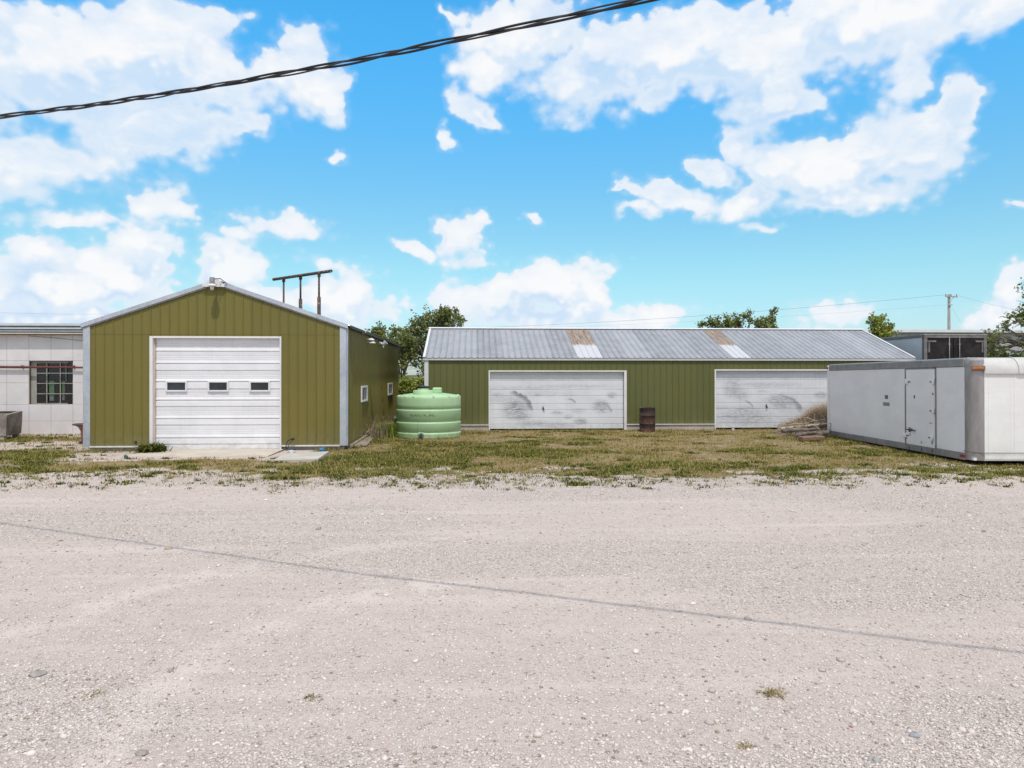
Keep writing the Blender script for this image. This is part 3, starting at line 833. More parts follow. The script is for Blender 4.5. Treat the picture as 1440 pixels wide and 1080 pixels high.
def sectional_door(mb, x0, x1, y, prof, mi=0, nx=14, sag=.004):
    """prof: list of (z, v) with v outward towards -Y; slight oil-canning along x"""
    rows = []
    for z, v in prof:
        rows.append([(x0 + (x1 - x0) * i / nx, y - v - sag * math.sin(i * 2.3 + z * 3.1) * math.sin(math.pi * i / nx), z) for i in range(nx + 1)])
    mb.grid(rows, mi)

# ================================================================== workshop (near green shed)
YS = 20.0
XL, XR = -10.64, -3.557
XA = (XL + XR) / 2
ZE, ZR = 3.46, 4.66
YB = 33.7
def build_workshop():
    root = empty('green_workshop', (XA, YS, 0), 'olive green gabled metal workshop with one tall white overhead door', 'shed')
    SX0, SX1 = XL + .17, XR - .17
    slope = (ZR - ZE) / (XA - XL)
    gable = lambda x: ZR - abs(x - XA) * slope - .03
    # door opening
    dl, dr, dt = W(211, 500, Y=YS).x, W(396, 500, Y=YS).x, W(300, 473, Y=YS).z
    w = MB()
    P = lambda u, v, z: (SX0 + u, YS - v, z)
    ribbed(w, P, SX1 - SX0, lambda u: gable(SX0 + u), [(dl - SX0 + .04, dr - SX0 - .04, -.1, dt - .03)], .248, z0f=lambda u: .13, seam=3.19, start=.10)
    part(w, 'front_wall', M['green_front'], root, label='sunlit gable wall with the overhead door')
    # right wall with two small windows
    wins = []
    for (a, b, yt, yb) in ((507.5, 515.5, 543, 566), (545.0, 551.0, 539, 556.5)):
        p0, p1 = W(a, yt, X=XR), W(b, yt, X=XR)
        zb = W(a, yb, X=XR).z
        wins.append((p0.y, p1.y, zb, p0.z))
    w = MB()
    P = lambda u, v, z: (XR + v, YS + .02 + u, z)
    ribbed(w, P, YB - YS - .02, lambda u: ZE - .02, [(a - YS - .02, b - YS - .02, c, d) for a, b, c, d in wins], .248, h=.022, z0f=lambda u: .13, start=.30)
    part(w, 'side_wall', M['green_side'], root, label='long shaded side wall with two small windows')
    w = MB()
    P = lambda u, v, z: (XL - v, YB - u, z)
    ribbed(w, P, YB - YS - .02, lambda u: ZE - .02, [], .248, z0f=lambda u: .13)
    part(w, 'side_wall', M['green_front'], root, label='blank side wall facing the tiled building')
    w = MB()
    P = lambda u, v, z: (XR - u, YB + v, z)
    ribbed(w, P, XR - XL, lambda u: gable(XR - u), [], .248, z0f=lambda u: .13)
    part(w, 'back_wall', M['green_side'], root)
    # roof: two ribbed slopes
    w = MB()
    y0, y1 = YS - .05, YB + .05
    n = int((y1 - y0) / .248); ov = .07
    for sgn in (-1, 1):
        prof = [(y0, 0)]
        for k in range(n):
            u = y0 + .10 + k * .248
            prof += [(u, 0), (u + .014, .022), (u + .032, .022), (u + .046, 0)]
        prof.append((y1, 0))
        top = [(XA, y, ZR + .012 + v) for y, v in prof]
        xe = XA + sgn * (XA - XL + ov)
        bot = [(xe, y, ZE + .012 - ov * slope + v) for y, v in prof]
        w.grid([top, bot])
        w.grid([[(p[0], p[1], p[2] - .012) for p in top], [(xe, y, ZE - ov * slope) for y, v in prof]])
        w.grid([bot, [(xe, y, ZE - ov * slope) for y, v in prof]])
    rf = part(w, 'roof', M['roof_dark'], root)
    w = MB()
    for sgn in (-1, 1):
        a = Vector((XA, 0, ZR + .045)); b = Vector((XA + sgn * .22, 0, ZR + .045 - .22 * slope))
        w.face([(a.x, y0 - .03, a.z), (b.x, y0 - .03, b.z), (b.x, y1, b.z), (a.x, y1, a.z)])
    part(w, 'ridge_cap', M['galv'], root, rf)
    # rake trims along the gable, corner posts, eave board on the side
    for sgn in (-1, 1):
        w = MB()
        xe = XA + sgn * (XA - XL + .05); ze = ZE - .05 * slope
        hh = .115
        x_in = XA + sgn * .23; z_in = ZR - .23 * slope
        f = [Vector((x_in, YS - .075, z_in + .035)), Vector((xe, YS - .075, ze + .035))]
        lo = [p - Vector((0, 0, hh)) for p in f]
        w.face([f[0], f[1], lo[1], lo[0]]); bk = Vector((0, .075 - .027, 0))
        w.face([f[0], f[0] + bk * 1.0, f[1] + bk, f[1]]); w.face([lo[0], lo[1], lo[1] + bk, lo[0] + bk])
        w.face([f[1], f[1] + bk, lo[1] + bk, lo[1]])
        w.face([f[0] + bk, f[1] + bk, lo[1] + bk, lo[0] + bk]); w.face([f[0], lo[0], lo[0] + bk, f[0] + bk])
        # hemmed lip under the trim
        l2 = [Vector((p.x, YS - .055, p.z - .002)) for p in lo]; l3 = [p - Vector((0, 0, .035)) for p in l2]
        w.face([l2[0], l2[1], l3[1], l3[0]], 1)
        w.face([l3[0], l3[1], l3[1] + Vector((0, .03, 0)), l3[0] + Vector((0, .03, 0))], 1)
        part(w, 'rake_trim', [M['galv'], M['grey_metal']], root)
        w = MB()
        cx = (XL + .085 if sgn < 0 else XR - .085)
        xo = XL if sgn < 0 else XR
        w.box((cx, YS - .012, (.10 + ZE - .02) / 2 + .0), (.18, .05, ZE - .14), 0, bev=.006)
        w.box((xo + (.012 if sgn > 0 else -.012), YS + .06, (.10 + ZE - .06) / 2), (.05, .10, ZE - .17), 0, bev=.006)
        part(w, 'corner_trim', M['galv'], root)
    w = MB(); w.box((XR + .088, (YS + YB) / 2 + .1, ZE - .035), (.02, YB - YS - .1, .085), 0)
    part(w, 'eave_trim', simple('dark closure strip', (.035, .033, .028), (.06, .055, .04), .7), root)
    # base trim + foundation
    w = MB()
    w.box(((SX0 + dl) / 2 - .0, YS - .03, .115), (dl - SX0 - .01, .05, .035))
    w.box(((SX1 + dr) / 2, YS - .03, .115), (SX1 - dr - .01, .05, .035))
    parts(w, 'base_trim', M['trim_white'], root)
    w = MB()
    w.box(((XL + dl) / 2 + .05, YS + .20, .03), (dl - XL - .12, .22, .13)); w.box(((XR + dr) / 2 - .05, YS + .20, .03), (XR - dr - .12, .22, .13))
    w.box((XR - .09, (YS + YB) / 2 + .2, .03), (.2, YB - YS - .4, .14))
    w.box((XL + .09, (YS + YB) / 2 + .2, .03), (.2, YB - YS - .4, .14))
    parts(w, 'foundation', M['concrete'], root)
    # door frame
    w = MB(); j = .085
    w.box((dl + j / 2, YS + .02, dt / 2), (j, .13, dt), bev=.006)
    w.box((dr - .022, YS + .02, dt / 2), (.045, .13, dt), bev=.006)
    w.box(((dl + dr) / 2 + .02, YS + .02, dt - .028), (dr - dl - j - .05, .13, .056), bev=.006)
    w.box((dl + j + .02, YS + .06, dt / 2 - .03), (.038, .02, dt - .06), 1)
    part(w, 'door_frame', [M['trim_white'], simple('bare pine stop', (.60, .46, .36), (.5, .38, .30), .8)], root)
    # sectional door
    x0, x1 = dl + j + .042, dr - .046
    zs = lambda q: W(300, 450 + q / 5.4, Y=YS + .1).z
    top = dt - .06
    prof = [(top, .0)]
    def groove(z, d=.022):
        return [(z + .012, .0), (z + .004, -d), (z - .006, -d), (z - .016, .006)]
    lines = [(240, 0), (333, 1), (387, 1), (470, 1), (527, 1), (610, 1), (660, 1), (750, 1), (800, 1), (895, 1), (945, 1)]
    prev = 150
    for q, strong in lines:
        za, zb = zs(prev), zs(q)
        if q - prev > 70:                                   # three pinstripe ribs on the wide band
            for fr_ in (.34, .52, .70):
                zz = za + (zb - za) * fr_
                prof += [(zz + .007, .0), (zz, -.007), (zz - .007, .0)]
        if q - prev > 70: prof += [(zb + .05, .012), (zb + .022, .016)]
        else: prof += [(za - .03, .010), (zb + .03, .012)]
        prof += groove(zb, .016 if strong else .010)
        prev = q
    prof += [(.03, 0.0), (.02, -.02)]
    prof = sorted(prof, key=lambda a: -a[0])
    w = MB(); sectional_door(w, x0, x1, YS + .085, prof, nx=24)
    w.box(((x0 + x1) / 2, YS + .16, dt / 2), (x1 - x0, .02, dt - .16), 0)
    dd = part(w, 'garage_door', [M['door_white']], root, label='white panelled overhead door with a row of three small windows')
    w = MB(); w.box(((x0 + x1) / 2, YS + .085, .012), (x1 - x0, .04, .022))
    part(w, 'bottom_seal', M['rubber'], root, dd)
    for (a, b) in ((178, 340), (497, 656), (813, 971)):
        pa, pb = W(200 + a / 5.4, 450 + 463 / 5.4, Y=YS + .06), W(200 + b / 5.4, 450 + 545 / 5.4, Y=YS + .06)
        w = MB(); fw = .045; yy = YS + .062
        cx, cz, wd, hh = (pa.x + pb.x) / 2, (pa.z + pb.z) / 2, pb.x - pa.x, pa.z - pb.z
        for s_ in (-1, 1):
            w.box((cx + s_ * (wd / 2 - fw / 2), yy, cz), (fw, .05, hh), 0, bev=.008)
            w.box((cx, yy + .001, cz + s_ * (hh / 2 - fw / 2)), (wd - 2 * fw, .048, fw), 0, bev=.008)
        w.box((cx, yy + .012, cz), (wd - 2 * fw, .012, hh - 2 * fw), 1)
        part(w, 'window', [M['trim_white'], M['glass']], root, dd)
    # side windows
    for (a, b, c, d) in wins:
        w = MB(); cy, cz, wd, hh = (a + b) / 2, (c + d) / 2, b - a, d - c
        for s_ in (-1, 1):
            w.box((XR - .005, cy + s_ * (wd / 2 - .04), cz), (.09, .09, hh), 0, bev=.006)
            w.box((XR - .006, cy, cz + s_ * (hh / 2 - .03)), (.088, wd - .17, .06), 0, bev=.006)
        fr_ = part(w, 'window', M['trim_white'], root)
        w = MB(); w.box((XR - .02, cy, cz), (.01, wd - .16, hh - .1))
        part(w, 'pane', M['glass'], root, fr_)
    # board and security lamp at the peak
    w = MB()
    bx0, bx1 = W(287, 400, Y=YS).x, W(318, 400, Y=YS).x
    zt, zm, zb = ZR + .02, ZR - .11, W(300, 404, Y=YS).z
    ptsf = [(bx0, zb), (bx1, zb), (bx1, zm), (XA + .05, zt + .045), (XA - .09, zt + .045), (bx0, zm)]
    yf, yb = YS - .13, YS - .08
    w.face([(x, yf, z) for x, z in ptsf]); w.face([(x, yb, z) for x, z in ptsf][::-1])
    for (xa, za), (xb, zb2) in zip(ptsf, ptsf[1:] + ptsf[:1]):
        w.face([(xa, yf, za), (xb, yf, zb2), (xb, yb, zb2), (xa, yb, za)])
    part(w, 'peak_board', M['trim_white'], root)
    lx = W(299, 400, Y=YS - .32).x; ly = YS - .36; lz = W(299, 401, Y=YS - .36).z
    w = MB()
    w.tube([(lx + .02, YS - .10, lz + .04), (lx, ly, lz + .07)], .022, 10)
    w.lathe((lx, ly, lz), [(.0, .21), (.062, .21), (.066, .195), (.066, .04), (.06, .02)], 20)
    lamp = part(w, 'security_light', M['grey_metal'], root, auto=40)
    w = MB(); w.lathe((lx, ly, lz), [(.066, .035), (.105, .02), (.118, .0), (.118, -.022), (.105, -.03), (.06, -.03)], 24)
    part(w, 'reflector', M['trim_white'], root, lamp, auto=40)
    w = MB(); w.lathe((lx, ly, lz), [(.055, -.03), (.052, -.08), (.038, -.125), (.0, -.14)], 18)
    part(w, 'bulb', simple('frosted glass', (.66, .64, .58), (.6, .58, .52), .25), root, lamp, auto=60)
    w = MB(); w.tube([(lx + .07, ly, lz + .17), (lx + .16, YS - .2, lz + .2), (lx + .24, YS - .12, lz + .13), (lx + .31, YS - .10, lz + .08)], .012, 6)
    part(w, 'lamp_cable', M['black'], root, lamp)
    # floodlights on the side wall
    for (px, py, kind) in ((509, 467, 'small'), (514, 477, 'flat'), (532, 482, 'cone')):
        p0 = W(px, py, X=XR)
        w = MB()
        if kind == 'flat':
            for dz, L in ((.0, .34), (-.10, .46)):
                w.tube([(XR + .02, p0.y + .15, p0.z + dz), (XR + L * .3, p0.y + .15, p0.z + dz + .02)], .018, 8)
                w.lathe((XR + L * .3 + .06, p0.y + .15, p0.z + dz), [(.03, .04), (.07, .025), (.115, -.02), (.11, -.03), (.04, -.01), (.0, -.01)], 20)
        elif kind == 'cone':
            w.tube([(XR + .02, p0.y, p0.z), (XR + .09, p0.y + .02, p0.z - .01), (XR + .18, p0.y + .05, p0.z - .06)], [.04, .045, .03], 10)
            w.tube([(XR + .16, p0.y + .05, p0.z - .07), (XR + .20, p0.y + .05, p0.z - .04), (XR + .28, p0.y + .05, p0.z + .03)], [.04, .06, .10], 16, cap=False)
            w.tube([(XR + .18, p0.y + .05, p0.z - .07), (XR + .18, p0.y + .05, p0.z - .17)], .025, 8)
        else:
            w.tube([(XR + .01, p0.y, p0.z - .05), (XR + .08, p0.y + .02, p0.z), (XR + .16, p0.y + .02, p0.z + .07)], [.03, .045, .03], 8)
        part(w, 'floodlight', M['fascia'], root, label={'flat': 'paired dish floodlights', 'cone': 'cone floodlight', 'small': None}[kind], auto=40)
    # wall outlet hole low on the front
    h = W(191, 622, Y=YS)
    w = MB(); w.tube([(h.x, YS - .004, h.z), (h.x, YS - .03, h.z)], .035, 14)
    part(w, 'drain_hole', M['black'], root)
build_workshop()

# ================================================================== long shed
YL = 26.5
LX0, LX1 = -1.844, 16.85
LZE, LZR, LYR = 2.72, 4.02, 30.2
def build_long_shed():
    root = empty('long_green_shed', ((LX0 + LX1) / 2, YL, 0), 'long low green metal shed with silver roof and two wide doors', 'shed')
    d1 = (W(687, 550, Y=YL).x, W(881, 550, Y=YL).x, W(780, 521, Y=YL).z)
    d2 = (W(1004.5, 550, Y=YL).x, W(1200, 550, Y=YL).x, W(1050, 519.5, Y=YL).z)
    lt = .14
    w = MB()
    P = lambda u, v, z: (LX0 + lt + u, YL - v, z)
    o = [(d[0] - LX0 - lt + .03, d[1] - LX0 - lt - .03, -.1, d[2] - .03) for d in (d1, d2)]
    ribbed(w, P, LX1 - LX0 - 2 * lt, lambda u: LZE - .02, o, .236, h=.018, z0f=lambda u: .20, start=.2)
    part(w, 'front_wall', M['green_long'], root)
    slope = (LZR - LZE) / (LYR - YL); yb = 2 * LYR - YL
    top = lambda y: LZR - abs(y - LYR) * slope - .03
    for sgn, X in ((-1, LX0), (1, LX1)):
        w = MB()
        P = (lambda u, v, z: (X - v, yb - u, z)) if sgn < 0 else (lambda u, v, z: (X + v, YL + u, z))
        ribbed(w, P, yb - YL, (lambda u: top(yb - u)) if sgn < 0 else (lambda u: top(YL + u)), [], .236, z0f=lambda u: .2)
        part(w, 'end_wall', M['green_long'], root)
    w = MB(); P = lambda u, v, z: (LX1 - u, yb + v, z)
    ribbed(w, P, LX1 - LX0, lambda u: LZE - .02, [], .236, z0f=lambda u: .2)
    part(w, 'back_wall', M['green_long'], root)
    # roof
    x0, x1 = LX0 - .06, LX1 + .06
    ov = .10; ye, ze = YL - ov, LZE - ov * slope
    sky = []
    for (a, b) in ((799, 825), (987, 1012)):
        sky.append((W(a, 466, Y=LYR - .1).x, W(b, 466, Y=LYR - .1).x))
    sky = [(math.floor((a - x0) / .236) * .236 + x0 + .10, math.floor((b - x0) / .236) * .236 + x0 + .10) for a, b in sky]
    prof = [(x0, 0)]; k = 0
    while True:
        u = x0 + .10 + k * .236; k += 1
        if u > x1 - .06: break
        prof += [(u, 0), (u + .012, .024), (u + .030, .024), (u + .042, 0)]
    prof.append((x1, 0))
    def slopes(mb, pr, dz=0.0, front=True, back=True, segs=1):
        if front:
            rows = []
            for q in range(segs + 1):
                f = q / segs
                rows.append([(x, LYR + (ye - LYR) * f, LZR + .02 + dz + (ze - LZR) * f + v) for x, v in pr])
            mb.grid(rows)
        if back:
            mb.grid([[(x, LYR, LZR + .02 + dz + v) for x, v in pr], [(x, 2 * LYR - ye, ze + .02 + dz + v) for x, v in pr]])
    w = MB()
    cut = []; cur = []
    for x, v in prof:
        if any(a + 1e-4 < x < b - 1e-4 for a, b in sky): 
            continue
        if cur and x - cur[-1][0] > .7:
            cut.append(cur); cur = []
        cur.append((x, v))
    cut.append(cur)
    for c in cut: slopes(w, c, back=False)
    slopes(w, prof, front=False)
    w.face([(x0, ye, ze + .018), (x1, ye, ze + .018), (x1, ye, ze - .0), (x0, ye, ze - .0)])
    rf = part(w, 'roof', M['roof'], root)
    # translucent roof sheets: brown stain above, bleached white below
    m, t, b = new_mat('aged fibreglass roof sheet')
    p = t.pos(); x_, y_, z_ = t.sep(p)
    f = t.math('ADD', t.lin(y_, YL, LYR, 0, 1), t.math('MULTIPLY', t.math('SUBTRACT', t.noise(t.map(p, (9, 1, 1)), 1.5, 5, .65), .5), .25))
    st = t.step(f, .36, .43)
    c = t.mix(st, (.50, .50, .52), t.mix(t.step(t.noise(t.map(p, (10, .8, 1)), 2.0, 5, .7), .35, .65), (.35, .28, .23), (.19, .125, .085)))
    setin(t, b, 'Base Color', c); setin(t, b, 'Roughness', .6)
    for a, bb in sky:
        w = MB(); pr = [(x, v) for x, v in prof if a - 1e-4 <= x <= bb + 1e-4]
        slopes(w, pr, dz=.003, back=False)
        part(w, 'roof_light_panel', m, root, rf, label='brown stained translucent sheet, bleached white at its lower end')
    w = MB()
    for s_ in (-1, 1):
        w.face([(x0 - .02, LYR, LZR + .065), (x1 + .02, LYR, LZR + .065), (x1 + .02, LYR + s_ * .17, LZR + .065 - .17 * slope), (x0 - .02, LYR + s_ * .17, LZR + .065 - .17 * slope)])
    part(w, 'ridge_cap', M['fascia'], root, rf)
    # dark closure strip with rib gaps beneath the eave edge
    w = MB(); w.box(((x0 + x1) / 2, YL - .055, LZE - .065), (x1 - x0, .05, .085))
    part(w, 'eave_trim', M['fascia'], root)
    for s_, X in ((-1, x0), (1, x1)):
        w = MB()
        for q in (-1, 1):
            yy = LYR + q * (LYR - ye)
            a = Vector((X, LYR, LZR + .05)); bq = Vector((X, yy, ze + .05))
            w.face([a, bq, bq - Vector((0, 0, .15)), a - Vector((0, 0, .15))])
            w.face([a, bq, bq - Vector((s_ * .09, 0, 0)), a - Vector((s_ * .09, 0, 0))])
        part(w, 'rake_trim', M['fascia'], root)
    for s_ in (-1, 1):
        w = MB(); cx = LX0 + .07 if s_ < 0 else LX1 - .07
        w.box((cx, YL - .012, (LZE - .11) / 2 + .06), (.15, .05, LZE - .22), bev=.005)
        w.box((cx - s_ * -.06, YL + .07, (LZE - .11) / 2 + .06), (.05, .10, LZE - .22), bev=.005)
        part(w, 'corner_trim', M['fascia'], root)
    # base
    w = MB()
    for a, bq in ((LX0 + .15, d1[0]), (d1[1], d2[0]), (d2[1], LX1 - .15)):
        w.box(((a + bq) / 2, YL - .022, .205), (bq - a - .012, .045, .028))
    parts(w, 'base_trim', M['trim_white'], root)
    w = MB()
    for a, bq in ((LX0, d1[0]), (d1[1], d2[0]), (d2[1], LX1)):
        w.box(((a + bq) / 2, YL + .1, .08), (bq - a - .02, .20, .22))
    parts(w, 'foundation', M['concrete'], root)
    # doors
    sc1 = []
    def sp(px, py, rx, rz, kind, wgt):
        p = W(px, py, Y=YL + .1); k = p.y / 1000 * 1.0
        sc1.append((p.x, p.z, rx * k, rz * k, kind, wgt))
    z6 = lambda x, y: (680 + x / 5.54, 500 + y / 5.54)
    for (zx, zy, rx, rz, kd, wg) in ((190, 430, 34, 27, 'arc', .85), (265, 400, 22, 18, 'blot', .75), (150, 340, 26, 8, 'blot', .3), (480, 300, 60, 6, 'blot', .22), (700, 240, 90, 4, 'blot', .35), (300, 250, 70, 4, 'blot', .3), (250, 410, 24, 20, 'blot', .8), (270, 470, 26, 9, 'blot', .7), (110, 305, 12, 4, 'blot', .5), (200, 330, 22, 10, 'blot', .25),
                                   (650, 372, 12, 7, 'arc', .7), (915, 395, 15, 12, 'blot', .85), (890, 445, 20, 16, 'arc', .55), (930, 420, 14, 7, 'blot', .7), (1000, 310, 10, 7, 'blot', .55),
                                   (760, 515, 14, 6, 'blot', .8), (570, 445, 12, 4, 'blot', .5), (390, 530, 30, 7, 'blot', .55), (560, 545, 40, 6, 'blot', .45), (660, 480, 9, 5, 'blot', .5), (420, 305, 9, 4, 'blot', .45), (740, 430, 14, 5, 'blot', .35)):
        sp(*z6(zx, zy), rx * 1.0, rz * 1.0, kd, wg)
    m1 = white_paint('scuffed white door', (.70, .71, .75), (.42, .40, .38), .5, .5, sc1)
    sc1 = []
    z4 = lambda x, y: (880 + x / 3.858, 400 + y / 3.858)
    for (zx, zy, rx, rz, kd, wg) in ((580, 560, 20, 20, 'blot', .55), (620, 600, 20, 12, 'blot', .45), (830, 625, 24, 9, 'blot', .75), (820, 690, 36, 24, 'arc', .7), (650, 700, 38, 15, 'blot', .6), (560, 720, 20, 9, 'blot', .6), (700, 720, 22, 8, 'blot', .6),
                                   (1060, 600, 14, 7, 'blot', .6), (650, 720, 60, 16, 'blot', .55), (850, 640, 26, 16, 'blot', .6), (760, 545, 70, 5, 'blot', .4), (740, 580, 14, 3, 'blot', .35), (640, 675, 14, 12, 'arc', .6), (780, 545, 50, 4, 'blot', .35), (520, 670, 18, 6, 'blot', .4)):
        sp(*z4(zx, zy), rx, rz, kd, wg)
    m2 = white_paint('heavily scuffed white door', (.68, .69, .73), (.40, .39, .38), .6, .5, sc1)
    for d, mm, ybot, lb in ((d1, m1, .05, 'white door rubbed with grey arcs beside the tank'), (d2, m2, .06, 'smudged white door partly behind the truck box')):
        w = MB(); j = .055
        w.box((d[0] + j / 2, YL + .02, d[2] / 2), (j, .13, d[2]), bev=.005)
        w.box((d[1] - j / 2 - .02, YL + .02, d[2] / 2), (j + .04, .13, d[2]), bev=.005)
        w.box(((d[0] + d[1]) / 2 - .02, YL + .02, d[2] - .025), (d[1] - d[0] - 2 * j - .045, .13, .05), bev=.005)
        part(w, 'door_frame', M['trim_white'], root)
        xa, xb = d[0] + j + .003, d[1] - j - .045
        z_top, z_bot = d[2] - .053, ybot
        ys = [142, 190, 262, 313, 379, 429, 495, 547] if d is d1 else [480 / 3.858 * 5.54 / 1 - 545, 500, 560, 590, 640, 672, 715, 757]
        H = z_top - z_bot
        fr_ = [0.05, .155, .31, .42, .56, .665, .81, .92]
        prof = [(z_top, .0)]
        for q in fr_:
            z = z_top - H * q
            prof += [(z + .014, 0), (z + .005, -.018), (z - .005, -.018), (z - .014, .004)]
        prof.append((z_bot, 0))
        w = MB(); sectional_door(w, xa, xb, YL + .11, prof, nx=20, sag=.006)
        w.box(((xa + xb) / 2, YL + .18, d[2] / 2), (xb - xa, .02, d[2] - .15))
        dd = part(w, 'garage_door', mm, root, label=lb)
        hx = W(764, 574, Y=YL) if d is d1 else W(1079, 571, Y=YL)
        w = MB()
        w.bar((hx.x, YL + .09, hx.z + .07), (hx.x + .02, YL + .06, hx.z - .09), .02, .02)
        w.bar((hx.x + .0, YL + .07, hx.z + .01), (hx.x + .06, YL + .06, hx.z - .08), .014, .014)
        w.lathe((hx.x, YL + .085, hx.z), [(.0, .02), (.03, .02), (.03, -.02), (.0, -.02)], 10)
        part(w, 'handle', M['black'], root, dd)
build_long_shed()

# ================================================================== white tiled building
YT = 25.5
def build_tiled():
    root = empty('white_tiled_building', (-18, YT, 0), 'low white tiled building with dark paned window and striped cornice', 'building')
    xR = -11.6; xL = -34.0
    wz = lambda py: W(60, py, Y=YT).z
    wx = lambda px: W(px, 540, Y=YT).x
    rows = [wz(v) for v in (471, 491.2, 507.3, 538.3, 568.7, 592.2, 611)] + [-.08]
    cw = wx(71) - wx(40)
    wl, wr, wt, wb = wx(40.8), wx(101.8), wz(508.3), wz(568.5)
    xs = []; k = wx(40.6)
    while k > xL: k -= cw
    while k < xR: xs.append(k); k += cw
    tile = simple('glazed white wall tile', (.68, .645, .65), (.61, .58, .575), .3, scale=1.2, c3=(.48, .43, .39), s3=5, t3=(.66, .8))
    w = MB(); g = .006
    for r in range(len(rows) - 1):
        zt, zb = rows[r], rows[r + 1]
        st = [x - (cw * .18 if r >= 2 and x < wl - 1.5 * cw else 0) for x in xs] + [xR + cw]
        for i, x in enumerate(xs):
            a, b = st[i], min(st[i + 1], xR)
            if r in (2, 3) :
                if a >= wl - .01 and b <= wr + .01: continue
                if a < wl < b: b = wl
                if a < wr < b and a > wl: a = wr
            if b - a < .03: continue
            if random.random() < .0: continue
            w.box(((a + b) / 2, YT + .02, (zt + zb) / 2), (b - a - g, .04, zt - zb - g), 0, bev=.004)
    grout = simple('dirty grout', (.30, .25, .22), (.22, .18, .16), .9)
    for a, b, c, d in ((xL, xR, -.1, wb), (xL, xR, wt, rows[0] + .4), (xL, wl, wb, wt), (wr, xR, wb, wt)):
        w.box(((a + b) / 2, YT + .06, (c + d) / 2), (b - a, .05, d - c - .002), 1)
    part(w, 'front_wall', [tile, grout], root)
    # other walls and flat roof
    w = MB()
    w.box((xR - .06, YT + 5.1, 1.7), (.12, 9.9, 3.5)); w.box((xL + .06, YT + 5.1, 1.7), (.12, 9.9, 3.5)); w.box(((xL + xR) / 2, YT + 10.1, 1.7), (xR - xL, .1, 3.5))
    parts(w, 'plain_wall', tile, root)
    z0 = rows[0]
    w = MB()
    w.box(((xL + xR) / 2, YT + 4.9, z0 + .27), (xR - xL + .3, 10.4, .10))
    part(w, 'roof', M['fascia'], root)
    # striped metal cornice: three bands stepping out, dark between
    w = MB()
    cz = [(456.0, 460.5, .36), (460.5, 465.0, .32), (465.0, 468.0, .28)]
    for (a, b, o_) in cz:
        za, zb = wz(a), wz(b)
        w.box(((xL + xR) / 2, YT - o_ / 2 + .05, (za + zb) / 2 + .012), (xR - xL + .2, o_ + .1, (za - zb) * .62), 0, bev=.008)
        w.box(((xL + xR) / 2, YT - o_ / 2 + .07, zb + .018), (xR - xL + .2, o_ + .06, (za - zb) * .34), 1)
    w.box(((xL + xR) / 2, YT - .12, wz(469.3)), (xR - xL + .1, .30, .045), 2)
    part(w, 'cornice', [simple('pale aluminium band', (.62, .66, .70), (.52, .57, .62), .4, .3, scale=1.2), simple('dark green band', (.07, .09, .10), (.12, .14, .15), .5), simple('cream soffit', (.55, .48, .40), (.48, .41, .34), .8)], root)
    # window: reveal, mullions, panes
    w = MB()
    w.box((wl + .10, YT + .12, (wt + wb) / 2), (.19, .03, wt - wb)); w.box(((wl + wr) / 2, YT + .12, wt - .03), (wr - wl - .4, .03, .05))
    w.box((wr - .015, YT + .10, (wt + wb) / 2), (.03, .05, wt - wb)); w.box(((wl + wr) / 2, YT + .11, wb + .02), (wr - wl - .4, .04, .03))
    a0 = wl + .195
    for px in (63.4, 82.6): w.box((wx(px), YT + .11, (wt + wb) / 2), (.028, .035, wt - wb - .08))
    w.box((wx(90.5), YT + .108, (wz(512) + wz(536)) / 2), (.012, .02, wz(512) - wz(536)))
    for py in (524.8, 539.2, 553.8): w.box(((a0 + wr) / 2, YT + .112, wz(py)), (wr - a0 - .03, .03, .026))
    win = part(w, 'window', simple('grey steel sash', (.34, .33, .29), (.26, .25, .22), .6), root)
    gm = bpy.data.materials.new('see-through dusty glass'); gm.use_nodes = True
    t = NT(gm); gm.node_tree.nodes.clear()
    gl = t.add('ShaderNodeBsdfGlossy', {'Color': (.9, .9, .9, 1), 'Roughness': .03}).outputs[0]
    tr = t.add('ShaderNodeBsdfTransparent', {'Color': (.75, .78, .8, 1)}).outputs[0]
    fz = t.add('ShaderNodeLayerWeight', {'Blend': .12}).outputs[0]
    mx = t.add('ShaderNodeMixShader', {0: t.math('MULTIPLY_ADD', fz, .6, .03), 1: tr, 2: gl}).outputs[0]
    o_ = t.add('ShaderNodeOutputMaterial'); t.l.new(mx, o_.inputs[0])
    w = MB(); w.box(((a0 + wr) / 2, YT + .14, (wt + wb) / 2), (wr - a0, .006, wt - wb))
    part(w, 'pane', gm, root, win)
    w = MB()
    dk = simple('dim interior', (.030, .028, .032), (.05, .046, .05), .9)
    xa, xb = wl - .4, wr + .4; ya, yb = YT + .16, YT + 2.2; za, zb = wb - .6, wt + .3
    w.face([(xa, yb, za), (xb, yb, za), (xb, yb, zb), (xa, yb, zb)]); w.face([(xa, ya, za), (xa, yb, za), (xa, yb, zb), (xa, ya, zb)])
    w.face([(xb, ya, za), (xb, yb, za), (xb, yb, zb), (xb, ya, zb)]); w.face([(xa, ya, za), (xb, ya, za), (xb, yb, za), (xa, yb, za)]); w.face([(xa, ya, zb), (xb, ya, zb), (xb, yb, zb), (xa, yb, zb)])
    part(w, 'window_recess', dk, root, win)
    # red pipe across the wall
    zp = W(60, 516.3, Y=YT - .1).z
    w = MB(); w.tube([(xL, YT - .10, zp + .02), (-17.2, YT - .10, zp + .015), (wx(40), YT - .10, zp), (wx(102), YT - .10, zp - .01), (xR, YT - .10, zp - .02)], [.042, .042, .04, .032, .03], 10)
    for px in (33, 105): w.box((wx(px), YT - .05, zp + .01), (.05, .13, .10))
    part(w, 'wall_pipe', M['red_pipe'], root, label='dark red pipe crossing the wall and the window')
